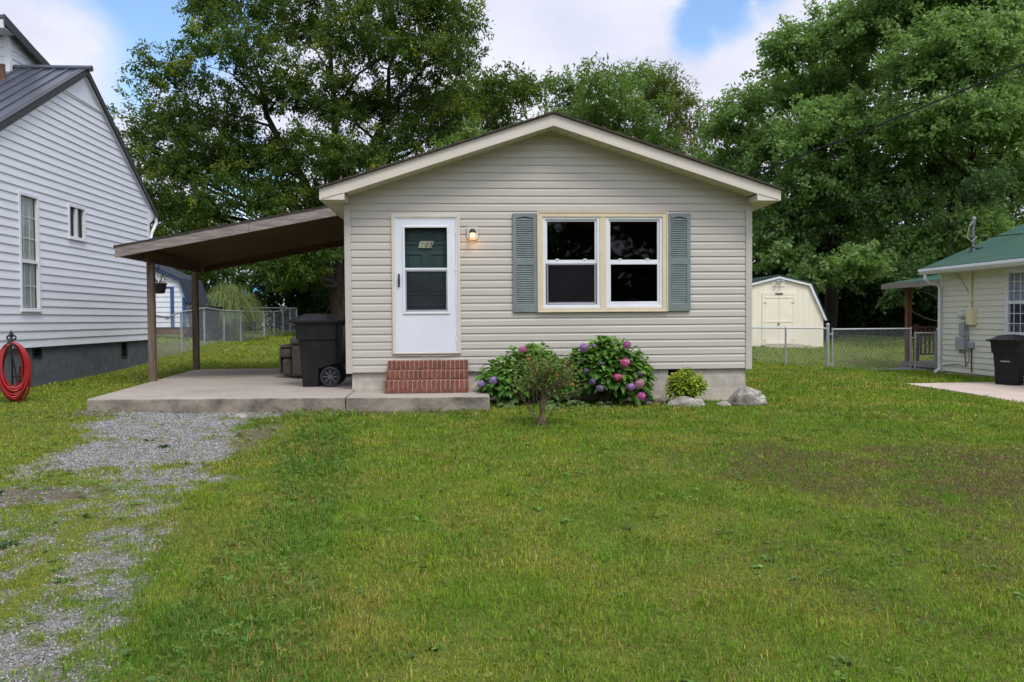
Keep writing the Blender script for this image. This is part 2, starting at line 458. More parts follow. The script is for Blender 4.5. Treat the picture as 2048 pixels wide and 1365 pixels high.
def ground():
    xs = np.concatenate([-np.geomspace(500, 9.3, 34), np.arange(-9.2, -5, .14), np.arange(-5, 7.2, .055), np.arange(7.2, 14, .16), np.geomspace(14.2, 500, 32)])
    ys = np.concatenate([-np.geomspace(400, 1.2, 16), np.arange(-1, 2.4, .3), np.arange(2.5, 11.6, .055), np.arange(11.6, 40, .3), np.geomspace(41, 900, 24)])
    X, Y = np.meshgrid(xs, ys)
    Z = surf(X, Y)
    g, d, dry, cl = masks(X, Y)
    Z = Z - .016 * g * (Y < 11.5)
    a, b = lawn_tone(X, Y)
    ny, nx = X.shape
    V = np.stack([X.ravel(), Y.ravel(), Z.ravel()], 1)
    i = np.arange(ny * nx).reshape(ny, nx)
    F = np.stack([i[:-1, :-1].ravel(), i[:-1, 1:].ravel(), i[1:, 1:].ravel(), i[1:, :-1].ravel()], 1)
    m, t, bs, o = base_mat('lawn_soil')
    bs.inputs['Roughness'].default_value = .95; bs.inputs['Specular IOR Level'].default_value = .1
    def at(n):
        q = t.nodes.new('ShaderNodeAttribute'); q.attribute_name = n; return q.outputs['Fac']
    co = objco(t)
    def noise(s, dt=6, r=.6):
        n = t.nodes.new('ShaderNodeTexNoise'); n.inputs['Scale'].default_value = s; n.inputs['Detail'].default_value = dt; n.inputs['Roughness'].default_value = r
        t.links.new(co, n.inputs['Vector']); return n.outputs['Fac']
    def ramp(f, c1, c2, lo=.35, hi=.65):
        r = t.nodes.new('ShaderNodeValToRGB'); r.color_ramp.elements[0].position = lo; r.color_ramp.elements[1].position = hi
        r.color_ramp.elements[0].color = (*c1, 1); r.color_ramp.elements[1].color = (*c2, 1); t.links.new(f, r.inputs[0]); return r.outputs[0]
    def mixc(f, a_, b_):
        q = t.nodes.new('ShaderNodeMix'); q.data_type = 'RGBA'
        t.links.new(f, q.inputs[0]); t.links.new(a_, q.inputs[6]); t.links.new(b_, q.inputs[7]); return q.outputs[2]
    green = ramp(noise(.55), (.085, .135, .018), (.14, .18, .026))
    thatch = ramp(noise(22), (.07, .085, .016), (.17, .165, .04))
    c = mixc(ramp(noise(5), (.3, .3, .3), (.75, .75, .75)), green, thatch)
    c = mixc(at('dry'), c, ramp(noise(30), (.05, .046, .015), (.115, .105, .035)))
    c = mixc(at('dirt'), c, ramp(noise(14), (.085, .065, .045), (.16, .13, .095)))
    vo = t.nodes.new('ShaderNodeTexVoronoi'); vo.inputs['Scale'].default_value = 95; t.links.new(co, vo.inputs['Vector'])
    hv = t.nodes.new('ShaderNodeSeparateColor'); t.links.new(vo.outputs['Color'], hv.inputs[0])
    stone = ramp(hv.outputs[0], (.11, .105, .10), (.29, .28, .275), .0, 1.)
    c = mixc(at('gravel'), c, stone)
    t.links.new(c, bs.inputs['Base Color'])
    bp = t.nodes.new('ShaderNodeBump'); bp.inputs['Strength'].default_value = .9; bp.inputs['Distance'].default_value = .02
    hm = t.nodes.new('ShaderNodeMath'); hm.operation = 'MULTIPLY_ADD'
    t.links.new(vo.outputs['Distance'], hm.inputs[0]); hm.inputs[1].default_value = -.5; t.links.new(noise(40), hm.inputs[2])
    t.links.new(hm.outputs[0], bp.inputs['Height']); t.links.new(bp.outputs[0], bs.inputs['Normal'])
    o_ = np_mesh('ground', V, F, m, None, dict(gravel=g.ravel(), dirt=d.ravel(), dry=dry.ravel()), smooth=True)
    tag(o_, 'mown green lawn with a worn gravel drive and brown clippings', 'ground', kind='structure')
ground()

rng = np.random.default_rng(11)
def scatter(n, y0, y1, pad=2.2):
    u = rng.random(n)
    y = np.sqrt(y0 * y0 + u * (y1 * y1 - y0 * y0))
    x = -(.557 * y + pad) + rng.random(n) * (1.292 * y + 2 * pad)
    return x, y
def grass():
    Vs, Fs, Ts = [], [], []; off = 0
    for y0, y1, dens, L, W in [(2.5, 4.6, 9800, .032, .0034), (4.6, 7, 6200, .035, .0044), (7, 10, 3000, .040, .0065), (10, 14, 1300, .046, .010), (14, 22, 480, .052, .017), (22, 42, 100, .070, .034)]:
        area = 1.292 * (y1 * y1 - y0 * y0) / 2 + 4.4 * (y1 - y0)
        n = int(area * dens)
        x, y = scatter(n, y0, y1)
        g, d, dry, cl = masks(x, y)
        patch = fbm(x, y, 7, 3, 50)
        keep = ~blocked(x, y) & (rng.random(n) > np.clip(g * 1.25, 0, .975)) & (rng.random(n) > d * .82) & (rng.random(n) < .72 + .7 * patch)
        x, y, g, d, dry, cl = x[keep], y[keep], g[keep], d[keep], dry[keep], cl[keep]; n = len(x)
        z = surf(x, y) - .006
        a, b = lawn_tone(x, y)
        c6 = fbm(x, y, 1.1, 3, 71); isdry = rng.random(n) < np.clip(dry * .80 + .10 + (b - .5) * .55 + (c6 - .55) * .7, .03, .88)
        drive = ss(polyx(RIGHT, y) - x, 0, .5)
        ln = L * (.55 + .8 * rng.random(n)) * (1 + .55 * cl) * (1 - .3 * drive) * (.75 + .5 * a) * (.88 + .55 * ss(fbm(x, y, 5.5, 2, 15), .3, .75))
        ln = np.where(isdry & (dry > .4), L * (.7 + .6 * rng.random(n)), ln)
        w = W * (.7 + .6 * rng.random(n))
        ph = rng.random(n) * 2 * np.pi
        lean = np.where(isdry & (dry > .25), .9 + .5 * rng.random(n), .15 + 1.15 * rng.random(n) ** 1.2)
        dx, dy = np.cos(ph), np.sin(ph)
        sx, sy = -dy * w / 2, dx * w / 2
        h1 = ln * .55 * np.cos(lean * .6); r1 = ln * .55 * np.sin(lean * .6)
        h2 = h1 + ln * .45 * np.cos(np.minimum(lean * 1.5, 1.6)); r2 = r1 + ln * .45 * np.sin(np.minimum(lean * 1.5, 1.6))
        P = np.empty((n, 5, 3), np.float32)
        P[:, 0] = np.stack([x - sx, y - sy, z], 1); P[:, 1] = np.stack([x + sx, y + sy, z], 1)
        P[:, 2] = np.stack([x + dx * r1 - sx * .8, y + dy * r1 - sy * .8, z + h1], 1); P[:, 3] = np.stack([x + dx * r1 + sx * .8, y + dy * r1 + sy * .8, z + h1], 1)
        P[:, 4] = np.stack([x + dx * r2, y + dy * r2, z + h2], 1)
        base = np.arange(n)[:, None] * 5 + off
        Fs.append((base[:, :, None] + np.array([[0, 1, 3], [0, 3, 2], [2, 3, 4]])[None]).reshape(-1, 3)); off += 5 * n
        gA, gB, yl, bl, st = (np.array(c) for c in [(.096, .208, .018), (.172, .300, .024), (.265, .32, .036), (.082, .205, .042), (.39, .30, .10)])
        c5 = fbm(x, y, 4.5, 3, 61); t = np.clip(a * .9 + (c5 - .5) * 1.6 + .05 + rng.normal(0, .25, n), 0, 1)[:, None]
        c = gA * (1 - t) + gB * t
        k = np.clip((b - .42) * 2.6 + rng.normal(0, .2, n) + drive * .5, 0, .9)[:, None]; c = c * (1 - k) + yl * k
        k = np.clip(cl * .5, 0, 1)[:, None]; c = c * (1 - k) + bl * k
        br = np.array((.185, .155, .058)) * (.5 + .9 * rng.random(n))[:, None]
        sc = np.where(dry[:, None] > .3, br, st * (.6 + .6 * rng.random(n))[:, None])
        c = np.where(isdry[:, None], sc, c) * (.45 + .95 * rng.random(n))[:, None]
        Vs.append(P.reshape(-1, 3)); Ts.append(np.repeat(c, 5, 0))
    o = np_mesh('grass', np.concatenate(Vs), np.concatenate(Fs), leaf_mat('grass_blade', .32, .55, .15), None, dict(tint=np.concatenate(Ts)))
    tag(o, 'short mown grass blades covering the yard', 'grass', kind='stuff')
grass()
def clover():
    n = 34000
    x, y = scatter(n, 2.6, 11, 1.0)
    g, d, dry, cl = masks(x, y)
    spot = fbm(x, y, 2.8, 3, 90)
    keep = ~blocked(x, y) & (rng.random(n) < np.clip(cl * 1.0 + np.clip((spot - .58) * 5, 0, .5), .015, 1)) & (g < .45) & (dry < .5)
    x, y, cl = x[keep], y[keep], cl[keep]; n = len(x)
    z = surf(x, y) + .010 + .03 * rng.random(n)
    Vs, Fs = [], []
    ph = rng.random(n) * 6.28; s = .011 + .011 * rng.random(n) + .001 * np.maximum(y - 4, 0)
    tl = rng.normal(0, .35, (n, 2))
    P = np.empty((n, 12, 3), np.float32)
    for k in range(3):
        a = ph + k * 2.094
        for j, (r, da) in enumerate([(0, 0), (.8, -.55), (1.25, 0), (.8, .55)]):
            ux, uy = np.cos(a + da) * r * s, np.sin(a + da) * r * s
            P[:, k * 4 + j, 0] = x + ux; P[:, k * 4 + j, 1] = y + uy; P[:, k * 4 + j, 2] = z + ux * tl[:, 0] + uy * tl[:, 1] + .25 * r * s * (j != 2)
    F = (np.arange(n * 3)[:, None] * 4 + np.arange(4)[None])
    c = np.array((.105, .19, .036)) * (.6 + .7 * rng.random(n))[:, None]
    c[:, 0] *= (.8 + .9 * rng.random(n))
    o = np_mesh('clover', P.reshape(-1, 3), F, leaf_mat('clover_leaf', .3, .6, .1), None, dict(tint=np.repeat(c, 12, 0)))
    tag(o, 'patches of clover and low leafy weeds in the lawn', 'clover', kind='stuff')
clover()
def gravel():
    oc = np.array([(1, 0, 0), (-1, 0, 0), (0, 1, 0), (0, -1, 0), (0, 0, 1), (0, 0, -1)], float)
    of = np.array([(0, 2, 4), (2, 1, 4), (1, 3, 4), (3, 0, 4), (2, 0, 5), (1, 2, 5), (3, 1, 5), (0, 3, 5)])
    n = 330000
    y = 2.6 + 8.5 * rng.random(n) ** 1.25; x = -5.4 + 4.4 * rng.random(n)
    g, d, dry, cl = masks(x, y)
    keep = ~blocked(x, y) & (rng.random(n) < np.clip(g, 0, 1) * .75 + d * .06 + .004) & (x < polyx(RIGHT, y) + .35)
    x, y, g = x[keep], y[keep], g[keep]; n = len(x)
    s = (.0032 + .006 * rng.random(n) ** 2.5) * (1 + .045 * np.maximum(y - 4, 0))
    z = surf(x, y) - .016 * g + s * .3
    sc = s[:, None] * (.65 + .7 * rng.random((n, 3))) * np.array([1.1, 1.1, .75])
    P = oc[None] * sc[:, None, :] * (.75 + .5 * rng.random((n, 6, 1)))
    a = rng.random(n) * 6.28; ca, sa = np.cos(a)[:, None], np.sin(a)[:, None]
    t2 = rng.normal(0, .5, n)[:, None]; ct, st_ = np.cos(t2), np.sin(t2)
    px, pz = P[:, :, 0] * ct - P[:, :, 2] * st_, P[:, :, 0] * st_ + P[:, :, 2] * ct
    qx, qy = px * ca - P[:, :, 1] * sa, px * sa + P[:, :, 1] * ca
    V = np.stack([qx + x[:, None], qy + y[:, None], pz + z[:, None]], 2).reshape(-1, 3)
    F = (np.arange(n)[:, None, None] * 6 + of[None]).reshape(-1, 3)
    c = (.115 + .28 * rng.random(n))[:, None] * np.array((1.03, .99, .955)) * (1 + rng.normal(0, .04, (n, 3)))
    o = np_mesh('gravel', V, F, attr_mat('gravel_stone', .9, .25), None, dict(tint=np.repeat(c, 6, 0)))
    tag(o, 'loose grey gravel of the worn drive', 'gravel', kind='stuff')
gravel()

def lawn_litter():
    """broad-leaved weeds in loose rosettes, and a few dead leaves"""
    r = np.random.default_rng(31); cs, ns, ls, ws, tn = [], [], [], [], []
    x, y = scatter(900, 2.7, 10.5, .8); g, d, dry, cl = masks(x, y); keep = ~blocked(x, y) & (g < .3) & (dry < .5) & (r.random(900) < .35 + .5 * cl + .5 * fbm(x, y, .8, 3, 44))
    for px, py in zip(x[keep], y[keep]):
        k = r.integers(4, 10); z = float(surf(np.array([px]), np.array([py]))[0]); s = .022 + .028 * r.random(); c0 = np.array((.11, .21, .04)) * (.7 + .6 * r.random())
        for j in range(k):
            ph = r.random() * 6.28; el = .15 + .7 * r.random()
            cs.append((px + r.normal(0, .012), py + r.normal(0, .012), z + .008)); ns.append((math.cos(ph) * math.cos(el), math.sin(ph) * math.cos(el), math.sin(el))); L = s * (.6 + .8 * r.random()); ls.append(L); ws.append(L * (.4 + .25 * r.random())); tn.append(c0 * (.75 + .5 * r.random()))
    V, F = leaves(np.array(cs), np.array(ns), np.array(ls), np.array(ws), np.full(len(cs), .4), r)
    o = np_mesh('lawn_weeds', V, F, M_leaf, None, dict(tint=np.repeat(np.array(tn), 8, 0))); tag(o, 'scattered broad leaved weeds among the grass', 'weeds', kind='stuff')
    x, y = scatter(110, 2.8, 12.5, .8); b_ = in_poly(SLAB, x, y); keep = (~blocked(x, y)) | (b_ & (r.random(110) < .6)); x, y, b_ = x[keep], y[keep], b_[keep]; n = len(x)
    z = np.where(b_, .264, surf(x, y) + .025); ph = r.random(n) * 6.28
    V, F = leaves(np.stack([x, y, z], 1), np.stack([np.cos(ph), np.sin(ph), .15 + 0 * x], 1), .022 + .022 * r.random(n), .013 + .010 * r.random(n), np.full(n, .1), r, cup=.4)
    t = np.array([(.30, .17, .06)]) * (.5 + .8 * r.random((n, 1))); t[:, 1] *= .8 + .5 * r.random(n)
    o = np_mesh('fallen_leaves', V, F, M_leaf, None, dict(tint=np.repeat(t, 8, 0))); tag(o, 'a few dry brown leaves dropped on the lawn and pad', 'fallen leaves', kind='stuff')
# ================================================================== SIDING
LAP = [(0.0, .022), (1.0, .004)]
DUTCH = [(0.0, .0125), (.05, .013), (.66, .009), (.74, .004), (.86, .0015), (1.0, .001)]
def siding(mb, P, z0, z1, xlim, expo, prof, openings=()):
    """courses of lap siding; P(u, z, out) -> world point; xlim(z) -> (u0, u1); openings (u0, u1, z0, z1) are left open"""
    k = 0
    edges = sorted({e for o in openings for e in o[2:4]})
    while z0 + k * expo < z1 - 1e-6:
        zb = z0 + k * expo
        pts = [(zb + t * expo, o) for t, o in prof]
        segs = list(zip(pts[:-1], pts[1:]))
        if k > 0:
            segs.insert(0, ((zb, prof[-1][1]), (zb, prof[0][1])))
        fin = []
        for (a, b) in segs:
            cuts = [e for e in edges if a[0] + 1e-5 < e < b[0] - 1e-5]
            if a[0] < z1 < b[0]: cuts.append(z1)
            cur = a
            for e in sorted(cuts):
                f = (e - a[0]) / (b[0] - a[0]); q = (e, a[1] + (b[1] - a[1]) * f); fin.append((cur, q)); cur = q
            fin.append((cur, b))
        for a, b in fin:
            zm = (a[0] + b[0]) / 2
            if zm > z1: continue
            la, lb = xlim(a[0]), xlim(b[0])
            if lb[1] - lb[0] < .002 and la[1] - la[0] < .002: continue
            ivs = [(la[0], la[1], lb[0], lb[1])]
            for o in openings:
                if o[2] - 1e-6 <= zm <= o[3] + 1e-6:
                    nv = []
                    for (a0, a1, b0, b1) in ivs:
                        if o[1] <= a0 or o[0] >= a1: nv.append((a0, a1, b0, b1)); continue
                        if o[0] > a0: nv.append((a0, o[0], b0, o[0]))
                        if o[1] < a1: nv.append((o[1], a1, o[1], b1))
                    ivs = nv
            for (a0, a1, b0, b1) in ivs:
                mb.quad(P(a0, a[0], a[1]), P(a1, a[0], a[1]), P(b1, b[0], b[1]), P(b0, b[0], b[1]))
        k += 1

# ================================================================== MATERIALS
M_sid = mat('beige_vinyl', (.470, .438, .388), (.432, .402, .355), 1.3, .42, .45, stretch=(.5, 1, 9), bump=.04, bscale=30, rvar=.06)
M_trim = mat('beige_trim', (.60, .545, .47), (.55, .50, .43), 2, .45, .45)
M_soff = mat('cream_soffit', (.60, .56, .44), (.54, .50, .38), 3, .55, .3)
M_cream = mat('cream_window_trim', (.63, .54, .39), (.57, .485, .345), 5, .5, .4, stretch=(1, 1, 1))
M_white = mat('white_vinyl', (.70, .715, .74), (.65, .66, .69), 3, .35, .5)
M_doorw = mat('white_door_paint', (.655, .685, .74), (.615, .645, .70), 2.2, .32, .5, bump=.02, bscale=25)
M_shut = mat('sage_shutter', (.175, .212, .205), (.148, .180, .174), 6, .5, .4)
M_shutsl = mat('sage_louvre', (.225, .275, .268), (.18, .225, .22), 6, .5, .4)
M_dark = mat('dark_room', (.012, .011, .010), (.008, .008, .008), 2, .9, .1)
M_green = mat('dark_green_door', (.030, .062, .058), (.024, .052, .05), 4, .45, .4)
M_shing = mat('brown_shingle', (.085, .072, .058), (.045, .038, .032), 14, .95, .1, bump=.5, bscale=120)
M_black = mat('black_metal', (.012, .012, .013), (.02, .02, .02), 8, .45, .5)
M_conc = mat('weathered_concrete', (.40, .365, .315), (.30, .275, .24), 2.2, .92, .15, bump=.25, bscale=140, detail=9, lo=.3, hi=.7)
M_pink = mat('pale_concrete', (.52, .44, .37), (.43, .36, .30), 1.8, .92, .15, bump=.2, bscale=120, detail=9)
M_found = block_mat('pale_block', (.50, .46, .39), (.43, .40, .35), (.56, .52, .45), .406, .203, 'xz', .007, (.50, .44, .33), .06)
M_glass = glass_mat('window_glass', .03)
M_gwood = mat('grey_weathered_wood', (.29, .255, .235), (.16, .132, .115), 5, .9, .15, stretch=(.6, 6, 6), bump=.4, bscale=40, detail=9)
M_bwood = mat('brown_plank', (.150, .080, .047), (.07, .036, .021), 4, .85, .2, stretch=(.5, 9, 5), bump=.3, bscale=30, detail=8)
M_post = mat('weathered_post', (.20, .158, .122), (.105, .078, .057), 4, .9, .15, stretch=(7, 7, .6), bump=.4, bscale=40, detail=9)

def stain_concrete():
    """slab concrete with dark algae streaks on its edge"""
    m, t, b, o = base_mat('slab_concrete')
    c = t.nodes.new('ShaderNodeTexCoord')
    def nz_(s, st=(1, 1, 1), d=8):
        p = t.nodes.new('ShaderNodeMapping'); p.inputs['Scale'].default_value = st; t.links.new(c.outputs['Object'], p.inputs['Vector'])
        n = t.nodes.new('ShaderNodeTexNoise'); n.inputs['Scale'].default_value = s; n.inputs['Detail'].default_value = d; n.inputs['Roughness'].default_value = .65
        t.links.new(p.outputs[0], n.inputs['Vector']); return n.outputs['Fac']
    def rp(f, c1, c2, lo, hi):
        r = t.nodes.new('ShaderNodeValToRGB'); r.color_ramp.elements[0].position = lo; r.color_ramp.elements[1].position = hi
        r.color_ramp.elements[0].color = (*c1, 1); r.color_ramp.elements[1].color = (*c2, 1); t.links.new(f, r.inputs[0]); return r.outputs[0]
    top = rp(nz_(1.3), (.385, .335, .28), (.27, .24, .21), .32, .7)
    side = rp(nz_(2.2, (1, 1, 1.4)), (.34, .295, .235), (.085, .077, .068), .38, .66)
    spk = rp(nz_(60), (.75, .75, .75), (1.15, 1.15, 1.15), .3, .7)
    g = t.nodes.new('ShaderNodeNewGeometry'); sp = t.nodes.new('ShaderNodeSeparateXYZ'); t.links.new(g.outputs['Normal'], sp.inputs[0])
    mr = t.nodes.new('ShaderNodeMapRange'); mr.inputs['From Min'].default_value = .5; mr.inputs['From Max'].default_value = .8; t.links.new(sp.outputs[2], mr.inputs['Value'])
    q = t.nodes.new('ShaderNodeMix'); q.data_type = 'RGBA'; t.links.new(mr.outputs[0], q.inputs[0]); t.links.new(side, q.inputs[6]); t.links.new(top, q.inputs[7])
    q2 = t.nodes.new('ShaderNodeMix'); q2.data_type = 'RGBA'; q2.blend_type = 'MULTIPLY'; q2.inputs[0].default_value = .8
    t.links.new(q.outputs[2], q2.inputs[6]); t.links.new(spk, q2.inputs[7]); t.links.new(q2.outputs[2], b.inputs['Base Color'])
    b.inputs['Roughness'].default_value = .92; b.inputs['Specular IOR Level'].default_value = .15
    bp = t.nodes.new('ShaderNodeBump'); bp.inputs['Strength'].default_value = .3; bp.inputs['Distance'].default_value = .01
    t.links.new(nz_(45), bp.inputs['Height']); t.links.new(bp.outputs[0], b.inputs['Normal'])
    return m
M_slab = stain_concrete()

# ================================================================== MAIN HOUSE
house = thing('bungalow', 'small beige vinyl sided bungalow with white storm door and sage shutters', 'house', (1.36, 12, .1))
RX0, RX1, RZ, RIDGE, SL = -2.015, 4.738, 3.175, 1.3615, .3237
def rake_top(x):
    return RZ + SL * (min(x, 2 * RIDGE - x) - RX0)
FH = .172
DOOR = (-1.0, -.035, .80, 2.835)
WIN1 = (1.215, 2.10, 1.46, 2.82)
WIN2 = (2.172, 3.055, 1.46, 2.82)
def FP(u, z, o):
    return (u, 12 - o, z)
def house_body():
    mb = MB()
    def xl(z):
        if z <= 3.02: return (-1.70, 4.42)
        x = RX0 + (z + FH - .02 - RZ) / SL
        x = min(max(x, -1.70), RIDGE)
        return (x, 2 * RIDGE - x)
    siding(mb, FP, .515, 4.10, xl, .1143, DUTCH, [DOOR, WIN1, WIN2])
    # side and rear walls
    siding(mb, lambda u, z, o: (-1.70 - o, 22 - u, z), .515, 3.03, lambda z: (0, 10), .1143, DUTCH)
    siding(mb, lambda u, z, o: (4.42 + o, 12 + u, z), .515, 3.03, lambda z: (0, 10), .1143, DUTCH)
    mb.prism([(-1.70, .52), (4.42, .52), (4.42, 3.05), (RIDGE, 4.1), (-1.70, 3.05)], 'y', 21.9, 22.0)
    rs = random.Random(12)
    for q in range(26):   # butt seams where one panel laps the next
        k = rs.randrange(2, 26); u = rs.choice((-.9, .55, 2.9, 3.75, .9, 2.2, 1.6, 3.3)) + rs.uniform(-.04, .04); z = .515 + k * .1143
        if any(o[0] - .15 < u < o[1] + .15 and o[2] - .15 < z < o[3] + .1 for o in (DOOR, WIN1, WIN2)) or not (xl(z + .12)[0] + .1 < u < xl(z + .12)[1] - .1) or (.7 < u < 3.5 and 1.3 < z < 2.95): continue
        mb.add([(u, 12 - .0140, z + .002), (u + .5, 12 - .0130, z + .002), (u + .5, 12 - .0092, z + .075), (u, 12 - .0102, z + .075), (u, 12 - .0115, z + .002), (u, 12 - .0085, z + .075)], [(0, 1, 2, 3), (4, 0, 3, 5)])
    mb.build('wall', M_sid, house)
    # dim rooms seen through the panes
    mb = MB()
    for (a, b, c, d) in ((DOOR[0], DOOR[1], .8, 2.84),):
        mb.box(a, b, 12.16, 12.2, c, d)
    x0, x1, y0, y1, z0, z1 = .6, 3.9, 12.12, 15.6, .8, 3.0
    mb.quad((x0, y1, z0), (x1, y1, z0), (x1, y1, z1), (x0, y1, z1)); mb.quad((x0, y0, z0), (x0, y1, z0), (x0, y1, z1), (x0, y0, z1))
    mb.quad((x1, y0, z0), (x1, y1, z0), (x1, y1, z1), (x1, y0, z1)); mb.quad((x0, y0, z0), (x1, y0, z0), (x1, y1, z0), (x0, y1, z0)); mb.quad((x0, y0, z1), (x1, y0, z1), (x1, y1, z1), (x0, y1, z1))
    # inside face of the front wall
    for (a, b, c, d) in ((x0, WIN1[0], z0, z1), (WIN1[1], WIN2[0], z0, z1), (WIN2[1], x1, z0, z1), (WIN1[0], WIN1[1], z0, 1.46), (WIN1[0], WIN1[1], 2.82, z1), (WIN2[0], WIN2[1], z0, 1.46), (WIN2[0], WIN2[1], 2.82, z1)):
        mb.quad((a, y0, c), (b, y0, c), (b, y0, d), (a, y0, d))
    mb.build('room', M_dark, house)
    # corner trim
    for x in (-1.70, 4.42):
        mb = MB()
        s = 1 if x < 0 else -1
        mb.box(x - s * .022, x + s * .075, 11.974, 11.998, .50, 3.0); mb.box(x - s * .022, x + s * .004, 11.998, 12.08, .50, 3.0)
        mb.build('corner_trim', M_trim if False else M_sid, house, bevel=.004)
    # foundation
    mb = MB()
    vx = (3.15, 3.53)
    mb.box(-1.64, vx[0], 12.04, 12.24, -.3, .512); mb.box(vx[1], 4.36, 12.04, 12.24, -.3, .512); mb.box(vx[0], vx[1], 12.04, 12.24, -.3, .318)
    mb.box(-1.64, -1.44, 12.24, 21.9, -.3, .512); mb.box(4.16, 4.36, 12.24, 21.9, -.3, .512)
    mb.build('foundation', M_found, house)
    mb = MB(); mb.box(vx[0], vx[1], 12.14, 12.18, .318, .512)
    for i in range(4):
        mb.bar((vx[0] + .01, 12.10, .345 + i * .045), (vx[1] - .01, 12.10, .345 + i * .045), .05, .006, up=(0, .8, 1))
    mb.box(vx[0], vx[0] + .02, 12.06, 12.12, .32, .51); mb.box(vx[1] - .02, vx[1], 12.06, 12.12, .32, .51)
    mb.build('foundation_vent', M_gwood if False else M_black, house)
def house_roof():
    # shingle courses: a saw-tooth slope run along the house
    mb = MB()
    n = 26
    for side in (0, 1):
        pr = []
        for i in range(n):
            for t, e in ((i / n, .036), ((i + .96) / n, .026)):
                x = RX0 - .035 + (RIDGE - RX0 + .035) * t
                pr.append((x, RZ + SL * (x - RX0) + e))
        pr.append((RIDGE, RZ + SL * (RIDGE - RX0) + .034))
        low = [(RIDGE, RZ + SL * (RIDGE - RX0) + .004), (RX0 - .035, RZ - SL * .035 + .004)]
        pts = pr + low
        if side:
            pts = [(2 * RIDGE - a, b) for a, b in pts][::-1]
        mb.prism(pts, 'y', 11.555, 22.4)
    mb.build('roof', M_shing, house)
    # rake fascia boards with boxed ends
    for side in (0, 1):
        f = (lambda x: x) if side == 0 else (lambda x: 2 * RIDGE - x)
        a = [(RX0, RZ), (RX0, RZ - .155), (-1.66, RZ - .155), (-1.66, rake_top(-1.66) - FH), (RIDGE, rake_top(RIDGE) - FH), (RIDGE, rake_top(RIDGE))]
        pts = [(f(x), z) for x, z in a]
        mb = MB(); mb.prism(pts, 'y', 11.60, 11.63)
        # the return box behind it
        b_ = [(f(x), z) for x, z in [(RX0, RZ - .155), (-1.66, RZ - .155), (-1.66, RZ - .06), (RX0, RZ - .06)]]
        mb.prism([(f(-1.662), RZ - .155), (f(-1.69), RZ - .155), (f(-1.69), rake_top(-1.69) - FH), (f(-1.662), rake_top(-1.662) - FH)], 'y', 11.63, 11.985)
        mb.build('fascia', M_trim, house, bevel=.003)
        mb = MB(); mb.bar((f(-1.98), 11.597, RZ - .142), (f(-1.67), 11.597, rake_top(-1.67) - FH + .002), .004, .004); mb.build('fascia_seam', M_shing, house)
        mb = MB(); mb.box(f(RX0), f(RX0 + .02), 11.63, 22.3, RZ - .155, RZ); mb.build('eave_board', M_trim, house)
        # eave soffit, in panels
        mb = MB()
        y = 11.64
        while y < 22.2:
            mb.box(f(RX0 + .02), f(-1.70), y, y + .295, RZ - .150, RZ - .138); y += .30
        mb.box(f(RX0 + .02), f(-1.70), 11.64, 22.2, RZ - .136, RZ - .13)
        # rake soffit, in panels that follow the slope
        x = -1.655
        while x < RIDGE - .01:
            x2 = min(x + .148, RIDGE)
            xa, xb = (f(x), f(x2)) if side == 0 else (f(x2), f(x))
            za, zb = rake_top(xa) - FH + .012, rake_top(xb) - FH + .012
            vs = [(xa, 11.632, za), (xb, 11.632, zb), (xb, 11.997, zb), (xa, 11.997, za)]
            mb.add(vs + [(p[0], p[1], p[2] + .012) for p in vs], [(0, 3, 2, 1), (4, 5, 6, 7), (0, 1, 5, 4), (1, 2, 6, 5), (2, 3, 7, 6), (3, 0, 4, 7)])
            x = x2 + .007
        xa, xb = (f(-1.655), f(RIDGE)) if side == 0 else (f(RIDGE), f(-1.655))
        za, zb = rake_top(xa) - FH + .028, rake_top(xb) - FH + .028
        mb.quad((xa, 11.632, za), (xb, 11.632, zb), (xb, 11.997, zb), (xa, 11.997, za))
        mb.build('soffit', M_soff, house)
    # little nails and specks that show on the gable are left to the material
house_body(); house_roof()

